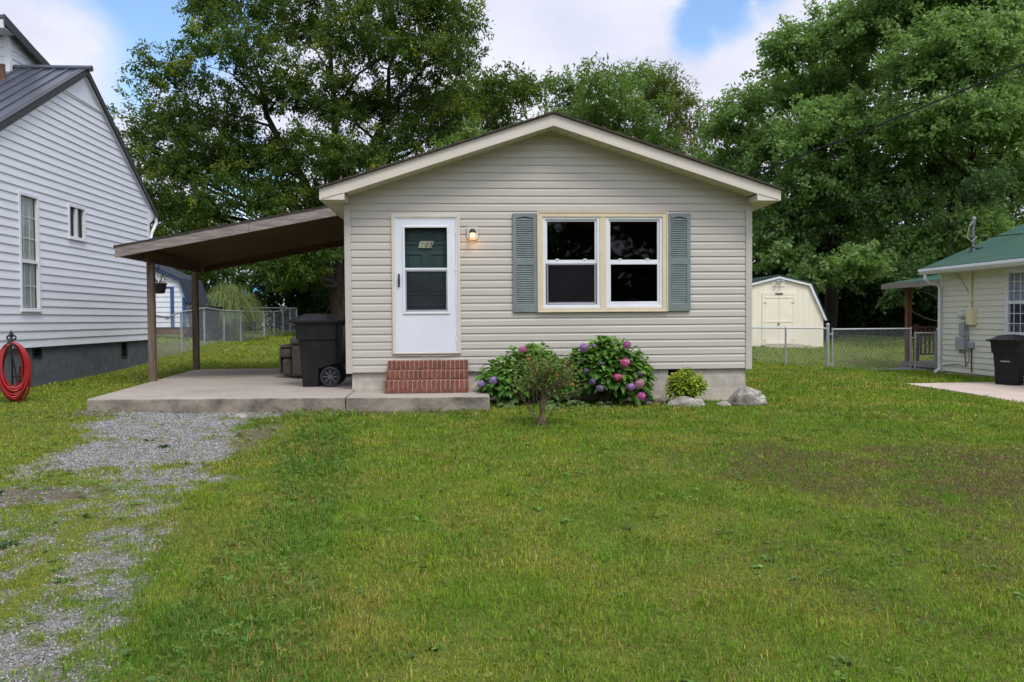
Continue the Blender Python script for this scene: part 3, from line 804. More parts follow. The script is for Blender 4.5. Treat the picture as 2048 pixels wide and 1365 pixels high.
def frame(mb, x0, x1, z0, z1, w, y0, y1, wb=None, wt=None):
    wb = w if wb is None else wb; wt = w if wt is None else wt
    mb.box(x0, x0 + w, y0, y1, z0, z1); mb.box(x1 - w, x1, y0, y1, z0, z1)
    mb.box(x0 + w, x1 - w, y0, y1, z0, z0 + wb); mb.box(x0 + w, x1 - w, y0, y1, z1 - wt, z1)
def doors():
    mb = MB()
    frame(mb, -1.028, -.012, .785, 2.862, .045, 11.955, 12.005, wb=.022)
    mb.build('door_casing', M_trim, house, bevel=.004)
    mb = MB(); frame(mb, -.983, -.057, .807, 2.817, .022, 11.965, 12.03, wb=.012, wt=.022); mb.build('door_frame', M_white, house, bevel=.003)
    # entry door behind the storm door
    ed = MB(); ed.box(-.96, -.08, 12.10, 12.14, .82, 2.79)
    e = ed.build('entry_door', M_green, house)
    mb = MB()
    for (z0, z1) in ((2.42, 2.66), (1.66, 2.30), (1.0, 1.52)):
        for (a, b) in ((-.86, -.56), (-.48, -.18)):
            frame(mb, a, b, z0, z1, .03, 12.088, 12.10); mb.box(a + .07, b - .07, 12.092, 12.10, z0 + .06, z1 - .06)
    mb.build('door_panel', M_green, e, bevel=.006)
    mb = MB()
    mb.prism([(-.640, 2.372), (-.436, 2.372), (-.404, 2.474), (-.608, 2.474)], 'y', 12.072, 12.078)
    mb.build('number_plate', mat('number_plate', (.42, .41, .30), (.36, .35, .25), 8, .5), e)
    for ch, x, faded in (('3', -.618, 1), ('0', -.549, 0), ('5', -.480, 0)):
        cu = bpy.data.curves.new('house_digit', 'FONT'); cu.body = ch; cu.size = .108; cu.shear = .28; cu.extrude = .0015
        tmp = bpy.data.objects.new('house_digit', cu); COL.objects.link(tmp)
        dg = bpy.context.evaluated_depsgraph_get()
        me = bpy.data.meshes.new_from_object(tmp.evaluated_get(dg)); bpy.data.objects.remove(tmp)
        me.transform(Matrix.Translation((x, 12.0695, 2.384)) @ Matrix.Rotation(math.pi / 2, 4, 'X'))
        link('house_digit', me, M_fade if faded else M_black, e)
    # storm door: white panel with a two-light opening
    ox0, ox1, oz0, oz1 = -.835, -.205, 1.41, 2.665
    x0, x1, z0, z1 = -.960, -.082, .822, 2.790
    mb = MB()
    for (a, b, c, d) in ((x0, ox0, z0, z1), (ox1, x1, z0, z1), (ox0, ox1, z0, oz0), (ox0, ox1, oz1, z1)):
        mb.box(a, b, 11.972, 12.005, c, d)
    sdo = mb.build('storm_door', M_doorw, house)
    mb = MB()
    frame(mb, ox0 - .03, ox1 + .03, oz0 - .03, oz1 + .03, .032, 11.955, 11.974)
    mb.box(ox0, ox1, 11.965, 11.985, 2.035, 2.066)
    mb.build('door_glazing_bead', M_white, sdo, bevel=.005)
    mb = MB(); frame(mb, ox0 + .001, ox1 - .001, oz0 + .001, 2.034, .020, 11.968, 11.984, wb=.03)
    mb.build('screen_frame', mat('aluminium_grey', (.32, .33, .36), (.27, .28, .31), 4, .4, .5), sdo, bevel=.002)
    mb = MB(); mb.quad((ox0, 11.99, 2.05), (ox1, 11.99, 2.05), (ox1, 11.99, oz1), (ox0, 11.99, oz1)); mb.build('door_pane', M_glass, sdo)
    # slightly slack insect screen
    mb = MB(); N = 24
    def sp(i, j):
        u, v = i / N, j / N
        return (ox0 + .02 + (ox1 - ox0 - .04) * u, 11.986 - .010 * math.sin(v * 9 + u * 5) * math.sin(math.pi * u) * math.sin(math.pi * v), oz0 + .03 + (2.034 - oz0 - .03) * v)
    mb.add([sp(i, j) for j in range(N + 1) for i in range(N + 1)], [(j * (N + 1) + i, j * (N + 1) + i + 1, (j + 1) * (N + 1) + i + 1, (j + 1) * (N + 1) + i) for j in range(N) for i in range(N)])
    mb.build('door_screen', screen_mat('insect_screen', (.026, .027, .032), .55), sdo, smooth=True)
    mb = MB()
    mb.tube([(-.924, 11.972, 1.80), (-.924, 11.935, 1.81), (-.924, 11.925, 1.88), (-.924, 11.935, 1.955), (-.924, 11.972, 1.965)], [.008, .010, .013, .010, .008], 8)
    mb.box(-.938, -.910, 11.966, 11.972, 1.785, 1.98)
    mb.build('handle', M_black, sdo, smooth=False)
    for z in (1.0, 1.55, 2.05, 2.6):
        mb = MB(); mb.box(-.086, -.070, 11.958, 11.974, z - .03, z + .03); mb.build('hinge', M_white, sdo)
    mb = MB(); mb.box(-.958, -.082, 11.978, 12.0, .806, .821); mb.build('sweep', M_black, sdo)
    # a loose wire stapled under the sill
    mb = MB(); mb.tube([(-.95, 11.97, .765), (-.62, 11.968, .763), (-.52, 11.96, .748), (-.47, 11.955, .772), (-.44, 11.96, .752), (-.3, 11.965, .757), (-.12, 11.97, .769)], .004, 5)
    mb.build('door_wire', M_trim, house)
M_fade = mat('faded_digit', (.21, .21, .155), (.17, .17, .13), 8, .6)
doors()

def windows():
    mb = MB()
    X0, X1, Z0, Z1 = 1.153, 3.117, 1.403, 2.890
    mb.box(X0, X0 + .072, 11.945, 12.0, Z0, Z1); mb.box(X1 - .072, X1, 11.945, 12.0, Z0, Z1)
    mb.box(X0 + .072, X1 - .072, 11.945, 12.0, Z1 - .068, Z1); mb.box(X0 + .072, X1 - .072, 11.945, 12.0, Z0, Z0 + .052)
    mb.box(2.088, 2.184, 11.952, 12.0, Z0 + .052, Z1 - .068)
    # raised outer lip
    frame(mb, X0 - .012, X1 + .012, Z0 - .012, Z1 + .012, .022, 11.935, 11.9445)
    mb.build('window_casing', M_cream, house, bevel=.004)
    for (a, b, scr) in ((1.225, 2.088, True), (2.184, 3.045, False)):
        z0, z1 = 1.455, 2.822
        mb = MB(); frame(mb, a, b, z0, z1, .040, 11.962, 12.05, wb=.045, wt=.035)
        mb.box(a, b, 11.955, 11.9615, z0 + .0, z0 + .03)
        w = mb.build('window', M_white, house, bevel=.003)
        zm = 2.145
        mb = MB(); frame(mb, a + .040, b - .040, zm, z1 - .036, .030, 11.985, 12.02, wb=.034, wt=.03)
        mb.box(a + .04, b - .04, 11.975, 11.984, z1 - .046, z1 - .036)
        mb.build('upper_sash', M_white, w, bevel=.003)
        mb = MB(); frame(mb, a + .041, b - .041, z0 + .046, zm - .002, .032, 11.972 if not scr else 11.980, 12.005, wb=.046, wt=.034)
        mb.build('lower_sash', M_white, w, bevel=.003)
        for q in (a + .22, b - .22):
            mb = MB(); mb.lathe([(.006, 0), (.032, .002), (.030, .012), (.012, .018)], 12, (q, 12.0, zm + .036)); mb.build('sash_latch', M_white, w)
        mb = MB(); mb.quad((a + .06, 12.012, zm + .03), (b - .06, 12.012, zm + .03), (b - .06, 12.012, z1 - .06), (a + .06, 12.012, z1 - .06)); mb.build('window_pane', M_glass, w)
        mb = MB(); mb.quad((a + .06, 11.995, z0 + .08), (b - .06, 11.995, z0 + .08), (b - .06, 11.995, zm - .03), (a + .06, 11.995, zm - .03)); mb.build('window_pane', M_glass, w)
        if scr:
            mb = MB(); mb.quad((a + .045, 11.976, z0 + .06), (b - .045, 11.976, z0 + .06), (b - .045, 11.976, zm - .02), (a + .045, 11.976, zm - .02))
            s = mb.build('window_screen', screen_mat('window_screen', (.014, .013, .016), .62), w)
            mb = MB(); frame(mb, a + .066, b - .066, z0 + .06, zm - .034, .012, 11.968, 11.975, wb=.02, wt=.006); mb.build('screen_rim', mat('screen_rim', (.42, .42, .47), (.36, .36, .4), 5), w)
    # louvred shutters
    for (x0, x1) in ((.776, 1.138), (3.124, 3.478)):
        z0, z1 = 1.398, 2.876
        mb = MB()
        y0, y1 = 11.950, 11.982
        ux0, ux1 = x0 + .052, x1 - .055
        zA, zB, zC, zD = z0 + .115, 2.105, 2.195, 2.805
        mb.box(x0, ux0, y0, y1, z0, z1); mb.box(ux1, x1, y0, y1, z0, z1)
        mb.box(ux0, ux1, y0, y1, z0, zA); mb.box(ux0, ux1, y0, y1, zB, zC)
        # arched head rail
        pts = [(ux0, z1), (ux0, zD)]
        for i in range(9):
            t = i / 8; xx = ux0 + .03 + (ux1 - ux0 - .06) * t; pts.append((xx, zD + .022 * math.sin(math.pi * t) ** .8))
        pts += [(ux1, zD), (ux1, z1)]
        mb.prism(pts, 'y', y0, y1)
        mb.box(ux0, ux1, 11.979, 11.9815, zA, zB); mb.box(ux0, ux1, 11.979, 11.9815, zC, zD + .03)
        for xx in (x0 + .014, x1 - .014):
            for z in (z0 + .05, 2.15, z1 - .028):
                mb.lathe([(.007, 0), (.006, -.004), (.002, -.006)], 8, (xx, 11.9505, z), 'y')
        s = mb.build('shutter', M_shut, house)
        mb = MB()
        for (p, q) in ((zA, zB), (zC, zD)):
            n = 22
            for i in range(n):
                z = p + (i + .5) * (q - p) / n
                mb.add([(ux0, 11.953, z - .012), (ux1, 11.953, z - .012), (ux1, 11.974, z + .009), (ux0, 11.974, z + .009),
                        (ux0, 11.957, z - .015), (ux1, 11.957, z - .015), (ux1, 11.978, z + .006), (ux0, 11.978, z + .006)], [(0, 1, 2, 3), (7, 6, 5, 4), (0, 4, 5, 1), (2, 6, 7, 3)])
        mb.build('louvre', M_shutsl, s)
windows()

# porch light
lamp = thing('wall_lamp', 'small lit jar lamp on an octagonal beige mount beside the white door', 'lamp', (.175, 11.98, 2.575))
mb = MB(); w_, h_ = .082, .098
mb.prism([(.175 - w_ + .03, 2.575 - h_), (.175 + w_ - .03, 2.575 - h_), (.175 + w_, 2.575 - h_ + .03), (.175 + w_, 2.575 + h_), (.175 - w_, 2.575 + h_), (.175 - w_, 2.575 - h_ + .03)], 'y', 11.95, 11.985)
mb.build('mount', M_trim, lamp, bevel=.006)
mb = MB(); mb.lathe([(.050, 0), (.052, .012), (.047, .03), (.034, .05), (.015, .06), (.004, .062)], 18, (.175, 11.885, 2.578)); mb.lathe([(.032, 0), (.032, .07)], 12, (.175, 11.88, 2.598), 'y')
mb.build('cap', M_black, lamp, smooth=False)
mb = MB(); mb.lathe([(.012, -.074), (.030, -.066), (.038, -.04), (.034, -.01), (.030, -.001)], 16, (.175, 11.885, 2.578))
me_, t_, b_, o_ = base_mat('glowing_glass')
b_.inputs['Base Color'].default_value = (.9, .8, .6, 1); b_.inputs['Emission Color'].default_value = (1.0, .66, .30, 1); b_.inputs['Emission Strength'].default_value = 1.5
mb.build('glass_jar', me_, lamp, smooth=True)
pl = bpy.data.lights.new('porch_bulb', 'POINT'); pl.energy = .45; pl.color = (1, .5, .2); pl.shadow_soft_size = .03
plo = bpy.data.objects.new('porch_bulb', pl); COL.objects.link(plo); plo.location = (.175, 11.86, 2.44); plo.parent = lamp; plo.matrix_parent_inverse = Matrix.Translation((-.175, -11.98, -2.575))
mb = MB()
for s in (-1, 1):
    mb.tube([(.175 + s * .05, 11.95, 2.60), (.175 + s * .055, 11.90, 2.53), (.175 + s * .045, 11.88, 2.505)], .006, 6)
mb.tube([(.13, 11.88, 2.506), (.22, 11.88, 2.506)], .005, 6)
mb.build('cage', M_trim, lamp)

# ================================================================== CONCRETE PAD, STEPS
mb = MB(); mb.prism(SLAB[:3] + [(-1.62, 12.06)], 'z', -.05, .26); mb.prism([SLAB[0], (-1.62, 12.06), SLAB[4], SLAB[5]], 'z', -.05, .2597)
me = bpy.data.meshes.new('concrete_pad')
# one clean outline, cut by a control joint
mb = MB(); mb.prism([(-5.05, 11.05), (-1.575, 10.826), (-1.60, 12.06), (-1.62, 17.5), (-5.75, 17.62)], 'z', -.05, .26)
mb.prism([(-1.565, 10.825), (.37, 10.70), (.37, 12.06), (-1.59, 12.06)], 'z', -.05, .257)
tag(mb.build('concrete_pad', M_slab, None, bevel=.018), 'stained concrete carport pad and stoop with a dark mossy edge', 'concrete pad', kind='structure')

M_brk = mat('red_brick', (.235, .088, .058), (.145, .055, .039), 9, .85, .2, bump=.35, bscale=90)
M_mort = mat('brick_mortar', (.42, .335, .285), (.33, .26, .22), 20, .95, .1)
steps = thing('brick_steps', 'three red brick steps below the white storm door', 'steps', (-.5, 11.65, .26))
def brick_steps():
    X0, X1 = -1.095, .095
    mo = MB(); br = MB()
    rnd = random.Random(4)
    fr = [(11.30, .2605, .437, .062), (11.55, .437, .563, .026), (11.80, .563, .692, .026)]
    for (y, za, zb, cs) in fr:
        mo.box(X0 + .006, X1 - .006, y + .006, 11.972, za, zb - .006)
        ext = 0 if y < 11.4 else -.006
        # stretcher course
        n = 6; wb = (X1 - X0) / n
        for i in range(n):
            off = (wb / 2 if y > 11.4 and y < 11.7 else 0)
            a, b = X0 + i * wb + .004 - off * (i > 0), X0 + (i + 1) * wb - .004 - off * (i < n - 1)
            j = rnd.uniform(-.002, .002)
            br.box(a, b, y + j, y + .09, za + .003, za + cs - .003)
        # row of bricks on edge forming nosing and tread
        n = 18; wb = (X1 - X0) / n
        for i in range(n):
            j = rnd.uniform(-.003, .003)
            br.box(X0 + i * wb + .006, X0 + (i + 1) * wb - .006, y - .004 + j, min(y + .19, 11.97), za + cs + .003, zb + rnd.uniform(-.003, .002))
        n2 = 18
        for i in range(n2):
            br.box(X0 + i * wb + .005, X0 + (i + 1) * wb - .005, y + .197, min(y + .262, 11.972), zb - .06, zb - .002)
    mo.build('mortar', M_mort, steps)
    br.build('brickwork', M_brk, steps, bevel=.006)
brick_steps()

# ================================================================== CARPORT
carport = thing('carport', 'lean-to carport with brown plank ceiling and two weathered wood posts', 'carport', (-5.5, 15.8, .26))
def cz(x):
    return 2.56 + .191 * (x + 5.71)
def carport_build():
    xa, xb, y0, y1 = -5.74, -1.50, 13.72, 18.25
    m = MB()
    # plank ceiling laid lengthwise, on a thin deck
    n = 30
    for i in range(n):
        a = xa + (xb - xa) * i / n; b = xa + (xb - xa) * (i + 1) / n - .006
        m.add([(a, y0, cz(a) - .055), (b, y0, cz(b) - .055), (b, y1, cz(b) - .055), (a, y1, cz(a) - .055), (a, y0, cz(a) - .03), (b, y0, cz(b) - .03), (b, y1, cz(b) - .03), (a, y1, cz(a) - .03)],
              [(0, 3, 2, 1), (4, 5, 6, 7), (0, 1, 5, 4), (1, 2, 6, 5), (2, 3, 7, 6), (3, 0, 4, 7)])
    m.build('plank_ceiling', M_bwood, carport)
    m = MB(); m.prism([(xa - .02, cz(xa) - .028), (xb, cz(xb) - .028), (xb, cz(xb) + .004), (xa - .02, cz(xa) - .002)], 'y', y0 - .045, y1 + .04)
    k = 22
    for i in range(k):
        a = xa - .02 + (xb - xa) * i / k; b = a + (xb - xa) / k
        m.prism([(a, cz(a) + .0), (b, cz(b) - .004), (b, cz(b) + .006), (a, cz(a) + .016)], 'y', y0 - .05, y1 + .045)
    m.build('roof', M_shing, carport)
    m = MB()
    for (p, q) in ((xa, -3.55), (-3.545, xb)):
        m.prism([(p, cz(p) - .19), (q, cz(q) - .19), (q, cz(q) - .028), (p, cz(p) - .028)], 'y', y0 - .04, y0 - .002)
    m.build('rake_board', M_gwood, carport, bevel=.004)
    m = MB(); m.box(xa - .005, xa + .035, y0, y1, cz(xa) - .17, cz(xa) - .03); m.build('eave_board', M_gwood, carport, bevel=.004)
    m = MB(); m.prism([(xa, cz(xa) - .17), (xb - .4, cz(xb - .4) - .17), (xb - .4, cz(xb - .4) - .03), (xa, cz(xa) - .03)], 'y', y1 - .04, y1); m.build('rake_board', M_bwood, carport)
    A, B = Vector((-5.36, 14.0, 2.42)), Vector((-5.66, 17.75, 2.45))
    m = MB(); m.bar(A, B, .075, .21); m.build('beam', M_bwood, carport, bevel=.005)
    for (x, y, w) in ((-5.365, 14.22, .112), (-5.665, 17.43, .116)):
        m = MB(); m.box(x - w / 2, x + w / 2, y - w / 2, y + w / 2, .258, 2.318)
        m.build('post', M_post, carport, bevel=.008)
carport_build()
# ================================================================== WHEELED BINS
M_bin = mat('black_bin_plastic', (.008, .0083, .0095), (.015, .0155, .017), 7, .5, .28, bump=.12, bscale=60, detail=9, lo=.45, hi=.75, rvar=.1)
M_tyre = mat('bin_wheel', (.012, .013, .015), (.02, .021, .024), 10, .6, .35)
def rrect(x0, x1, hw, z, r=.05, n=4):
    P = []
    for cx, cy, a0 in ((x1 - r, hw - r, 0), (x0 + r, hw - r, 90), (x0 + r, -hw + r, 180), (x1 - r, -hw + r, 270)):
        for i in range(n + 1):
            a = math.radians(a0 + 90 * i / n); P.append((cx + r * math.cos(a), cy + r * math.sin(a), z))
    return P
def make_bin(label):
    """side-on wheeled bin, front towards -x, wheels at +x"""
    t = thing('wheeled_bin', label, 'trash bin')
    m = MB()
    m.loft([rrect(-.215, .03, .235, .0, .03), rrect(-.222, .032, .24, .10, .03), rrect(-.236, .036, .25, .285, .03)])
    m.loft([rrect(-.236, .045, .249, .27), rrect(-.238, .31, .251, .345), rrect(-.268, .318, .272, .70), rrect(-.272, .318, .276, .725)])
    m.loft([rrect(-.296, .325, .292, .715), rrect(-.312, .33, .304, .93), rrect(-.318, .333, .306, .955), rrect(-.335, .335, .318, .96), rrect(-.335, .335, .318, .985)])
    for s in (-1, 1):
        m.box(.05, .30, s * .12 - .03, s * .12 + .03, .20, .33)
    m.build('body', M_bin, t, bevel=.008)
    m = MB(); m.add([(-.262, -.10, .52), (-.262, .10, .52), (-.264, .10, .545), (-.264, -.10, .545)], [(0, 3, 2, 1)]); m.build('strip', mat('pale_strip', (.35, .36, .37), None, 9, .5), t)
    m = MB(); N = 12
    def L(i, j, top):
        u, v = i / N, j / N
        x = -.40 + .755 * u; y = -.345 + .69 * v
        e = min(u * 4.5, (1 - u) * 4.5, 1) * min(v * 4, (1 - v) * 4, 1)
        z = .987 + (.03 + .085 * e * (1 - .35 * abs(2 * u - 1) ** 2) + .012 * (abs(v - .5) < .12) * e) * top + (1 - u) * 0 - .012 * (1 - e)
        return (x, y, z)
    k = (N + 1) ** 2
    vs = [L(i, j, 1) for j in range(N + 1) for i in range(N + 1)] + [L(i, j, 0) for j in range(N + 1) for i in range(N + 1)]
    q = lambda i, j: j * (N + 1) + i
    fs = [(q(i, j), q(i + 1, j), q(i + 1, j + 1), q(i, j + 1)) for j in range(N) for i in range(N)]
    fs += [tuple(k + a for a in f[::-1]) for f in fs]
    for i in range(N):
        for (a, b) in ((q(i, 0), q(i + 1, 0)), (q(i + 1, N), q(i, N)), (q(0, i + 1), q(0, i)), (q(N, i), q(N, i + 1))):
            fs.append((b, a, a + k, b + k))
    m.add(vs, fs); m.build('lid', M_bin, t)
    m = MB(); m.tube([(.33, -.27, .93), (.44, -.27, 1.03), (.455, -.24, 1.045), (.455, .24, 1.045), (.44, .27, 1.03), (.33, .27, .93)], .016, 8)
    for y in (-.18, 0, .18): m.bar((.33, y, .97), (.455, y, 1.045), .03, .03)
    m.build('handle', M_bin, t)
    m = MB(); m.tube([(.215, -.30, .155), (.215, .30, .155)], .012, 8); m.build('axle', M_tyre, t)
    for s in (-1, 1):
        m = MB(); y = s * .292
        NN = 36; pr_ = [(.112, -.028), (.135, -.032), (.150, -.026), (.155, -.01), (.155, .01), (.150, .026), (.135, .032), (.112, .028)]
        vs = [(.215 + r_ * math.cos(6.28318 * j / NN), y + h_, .155 + r_ * math.sin(6.28318 * j / NN)) for r_, h_ in pr_ for j in range(NN)]
        m.add(vs, [(i * NN + j, i * NN + (j + 1) % NN, ((i + 1) % 8) * NN + (j + 1) % NN, ((i + 1) % 8) * NN + j) for i in range(8) for j in range(NN)])
        m.lathe([(.113, -.004), (.113, .004)], 32, (.215, y, .155), 'y')
        w = m.build('wheel', M_tyre, t)
        m = MB()
        for i in range(8):
            a = i * math.pi / 4; m.bar((.215 + .02 * math.cos(a), y + s * .018, .155 + .02 * math.sin(a)), (.215 + .108 * math.cos(a), y + s * .016, .155 + .108 * math.sin(a)), .018, .02, up=(0, 1, 0))
        m.lathe([(.028, -.028), (.030, 0), (.028, .028), (.01, .032)], 14, (.215, y, .155), 'y')
        m.build('rim', M_black if False else mat('wheel_spokes', (.06, .065, .078), (.08, .085, .10), 8, .5), w)
    return t
def dup(root, loc, rz, label, scale=1.0):
    r = root.copy(); COL.objects.link(r); r.location = loc; r.rotation_euler = (0, 0, rz); r.scale = (scale,) * 3; r['label'] = label
    for ch in root.children:
        c = ch.copy(); COL.objects.link(c); c.parent = r
        for gch in ch.children:
            d = gch.copy(); COL.objects.link(d); d.parent = c
    return r
bin0 = make_bin('tall black wheeled trash bin with its lid shut on the carport pad')
bin0['group'] = 'wheeled trash bins'
dup(bin0, (10.80, 15.05, -.085), math.radians(28), 'black wheeled trash bin beside the cream sided house with the green roof', .90)
dup(bin0, (-7.93, 25.3, g1(-7.95, 25.3)), math.radians(-10), 'dark wheeled trash bin in the grass by the barn shed, behind the fence', 1.0)
bin0.location = (-2.262, 12.83, .26)
bin0.scale = (1.03, 1.03, 1.03)

# ================================================================== RECLINER
M_up = mat('brown_upholstery', (.075, .06, .05), (.045, .035, .03), 6, .75, .25, bump=.2, bscale=40, detail=8)
M_uplight = mat('faded_upholstery', (.085, .071, .062), (.055, .045, .039), 4, .8, .2, bump=.15, bscale=60)
rec = thing('recliner', 'worn brown upholstered recliner left behind the black bin under the carport', 'armchair', (-2.6, 14.9, .26))
def cushion(mb, c, s, rot=0.0, p=3.2, n=12):
    rings = []
    R_ = Matrix.Rotation(rot, 3, 'Y')
    for i in range(n + 1):
        ph = -math.pi / 2 + math.pi * i / n
        cz_, sz = math.cos(ph), math.sin(ph)
        zz = math.copysign(abs(sz) ** (2 / p), sz); rr = abs(cz_) ** (2 / p) + 1e-3
        ring = []
        for j in range(24):
            t = 2 * math.pi * j / 24
            x = math.copysign(abs(math.cos(t)) ** (2 / p), math.cos(t)) * rr; y = math.copysign(abs(math.sin(t)) ** (2 / p), math.sin(t)) * rr
            v = R_ @ Vector((x * s[0], y * s[1], zz * s[2])); ring.append((c[0] + v.x, c[1] + v.y, c[2] + v.z))
        rings.append(ring)
    mb.loft(rings)
mb = MB(); mb.box(-3.24, -3.06, 14.6, 15.3, .30, .615); mb.box(-3.27, -3.04, 14.58, 15.32, .622, .80); mb.build('footrest', M_uplight, rec, bevel=.045)
mb = MB(); mb.box(-3.285, -3.255, 14.59, 15.31, .34, .80); mb.box(-3.26, -2.98, 14.57, 15.33, .805, .86); mb.build('footrest_edge', M_up, rec, bevel=.014)
mb = MB(); cushion(mb, (-2.62, 14.95, .70), (.42, .34, .13), .08); mb.build('seat', M_up, rec, smooth=True)
for y in (14.48, 15.42):
    mb = MB(); mb.box(-3.02, -2.3, y - .12, y + .12, .30, .86); mb.box(-3.05, -2.3, y - .14, y + .14, .865, 1.0); mb.build('armrest', M_uplight, rec, bevel=.05)
mb = MB(); cushion(mb, (-2.16, 14.95, .86), (.11, .42, .62), .36, 6); cushion(mb, (-1.98, 14.95, 1.30), (.13, .36, .15), .36, 4); mb.build('backrest', mat('back_upholstery', (.10, .068, .052), (.065, .042, .033), 5, .7, .3), rec, smooth=True)
mb = MB(); mb.box(-2.95, -2.2, 14.45, 15.45, .27, .36); mb.build('base', M_black, rec)

# ================================================================== HOSE AND ITS STAND
hx, hy = -6.52, 12.02; hz = g1(hx, hy)
stand = thing('hose_stand', 'black iron hose stand with leafy finials staked in the grass', 'hose stand', (hx, hy, hz))
mb = MB()
mb.tube([(hx - .05, hy + .08, hz - .1), (hx - .05, hy + .08, hz + .92)], .012, 8)
mb.tube([(hx + .06, hy + .08, hz - .1), (hx + .06, hy + .08, hz + .5)], .010, 8)
mb.tube([(hx - .05, hy + .08, hz + .35), (hx + .06, hy + .08, hz + .35)], .010, 8)
mb.tube([(hx - .05, hy + .08, hz + .78), (hx - .03, hy + .0, hz + .80), (hx + .02, hy - .14, hz + .78), (hx + .08, hy - .24, hz + .80)], .014, 8)
mb.build('post', M_black, stand)
def fleur(c, s):
    m = MB(); c = Vector(c)
    m.loft([[(c.x + r * s * math.cos(t), c.y + r * s * .4 * math.sin(t), c.z + h * s) for t in [2 * math.pi * i / 10 for i in range(10)]] for r, h in ((.15, 0), (.35, .25), (.42, .6), (.3, .95), (.05, 1.3))])
    for sx in (-1, 1):
        m.tube([c + Vector((sx * .1, 0, .0)) * s, c + Vector((sx * .55, 0, .25)) * s, c + Vector((sx * .85, 0, -.1)) * s, c + Vector((sx * .8, 0, -.5)) * s, c + Vector((sx * .5, 0, -.55)) * s, c + Vector((sx * .45, 0, -.25)) * s], [.16 * s, .2 * s, .17 * s, .15 * s, .13 * s, .12 * s], 7)
        m.tube([c + Vector((sx * .1, 0, -.3)) * s, c + Vector((sx * .4, 0, -.9)) * s, c + Vector((sx * .15, 0, -1.3)) * s], .12 * s, 6)
    m.tube([c + Vector((0, 0, .1)) * s, c + Vector((0, 0, -1.35)) * s], .17 * s, 7)
    return m
fleur((hx - .05, hy + .08, hz + .93), .075).build('finial', M_black, stand)
fleur((hx + .10, hy - .25, hz + .80), .082).build('finial', M_black, stand)
hose = thing('garden_hose', 'coiled bright red garden hose hung on a black iron stand', 'hose', (hx, hy, hz))
mb = MB(); rnd = random.Random(3); pts = []
for k in range(19):
    ax = .165 + rnd.uniform(-.03, .03); az = .38 + rnd.uniform(-.055, .05) - .008 * (k % 4); oy = .05 - .017 * k + rnd.uniform(-.01, .01); ox = rnd.uniform(-.03, .03) - .04 + .009 * k
    tilt = rnd.uniform(-.12, .12)
    top = hz + .845 - rnd.uniform(0, .012)
    for i in range(26):
        t = 2 * math.pi * i / 26; dx = ax * math.sin(t); dz = az * math.cos(t)
        sway = 1 - .12 * (1 - math.cos(t)) / 2
        pts.append((hx + .02 + ox + dx * sway + tilt * (az - dz) * .5, hy + oy - .02 * math.sin(t * 2) + .05 * math.sin(t), top - az + dz))
mb.tube(pts, .0155, 8)
mb.build('hose', mat('red_rubber', (.36, .016, .016), (.28, .011, .013), 3, .35, .5), hose, smooth=True)
mb = MB(); mb.tube([pts[-1], (hx + .17, hy - .2, hz + .28), (hx + .2, hy - .18, hz + .42)], .012, 8); mb.build('nozzle', M_black, hose)

# ================================================================== HANGING BASKET
bx, by, bz = -5.43, 14.75, 1.80
bk = thing('hanging_basket', 'black plastic hanging pot with a withered plant under the carport beam', 'hanging pot', (bx, by, bz - .02))
mb = MB(); mb.lathe([(.09, 0), (.105, .03), (.130, .16), (.140, .165), (.140, .185), (.128, .185), (.12, .15)], 22, (bx, by, bz)); mb.build('pot', M_black, bk)
mb = MB(); mb.lathe([(.12, 0), (.06, .015), (.01, .02)], 16, (bx, by, bz + .15)); mb.build('potting_soil', mat('peat', (.03, .022, .015), None, 20, .95), bk)
mb = MB()
for a in (0, 2.1, 4.2):
    mb.tube([(bx + .13 * math.cos(a), by + .13 * math.sin(a), bz + .18), (bx + .02 * math.cos(a), by + .02 * math.sin(a), bz + .46), (bx, by, bz + .50)], .004, 5)
mb.tube([(bx, by, bz + .5), (bx, by, 2.32)], .004, 5); mb.build('hanger', M_black, bk)
mb = MB(); rnd = random.Random(8)
for i in range(16):
    a = rnd.uniform(0, 6.28); r = rnd.uniform(.12, .24); h = rnd.uniform(.0, .16)
    mb.tube([(bx, by, bz + .15), (bx + r * .5 * math.cos(a), by + r * .5 * math.sin(a), bz + .2 + h), (bx + r * math.cos(a), by + r * math.sin(a), bz + .16 + h * .6)], [.005, .004, .002], 5)
mb.build('withered_stems', mat('dead_stem', (.06, .045, .03), None, 9, .9), bk)

# ================================================================== ROCKS
def rock(name, label, c, s, seed, m, f=1.4, sq=.8):
    import bmesh
    bm = bmesh.new(); bmesh.ops.create_icosphere(bm, subdivisions=4, radius=1)
    o3 = Vector((seed * 3.1, seed * 1.7, seed))
    for v in bm.verts:
        d = v.co.normalized()
        w = 1 + .30 * mnoise.noise(d * f + o3) + .16 * mnoise.noise(d * f * 2.4 + o3) + .05 * mnoise.noise(d * 9 + o3) + .025 * mnoise.noise(d * 22 + o3)
        p = d * w
        # flat broken facets
        for k in range(5):
            n = Vector((math.sin(seed * 7 + k * 2.3), math.cos(seed * 3 + k * 1.9), .35 + .5 * math.sin(k * 1.3 + seed))).normalized()
            q = p.dot(n)
            if q > sq: p -= n * (q - sq) * .85
        v.co = Vector((p.x * s[0], p.y * s[1], p.z * s[2]))
    me = bpy.data.meshes.new(name); bm.to_mesh(me); bm.free()
    o = link(name, me, m); o.location = c
    return tag(o, label, 'rock', 'garden rocks')
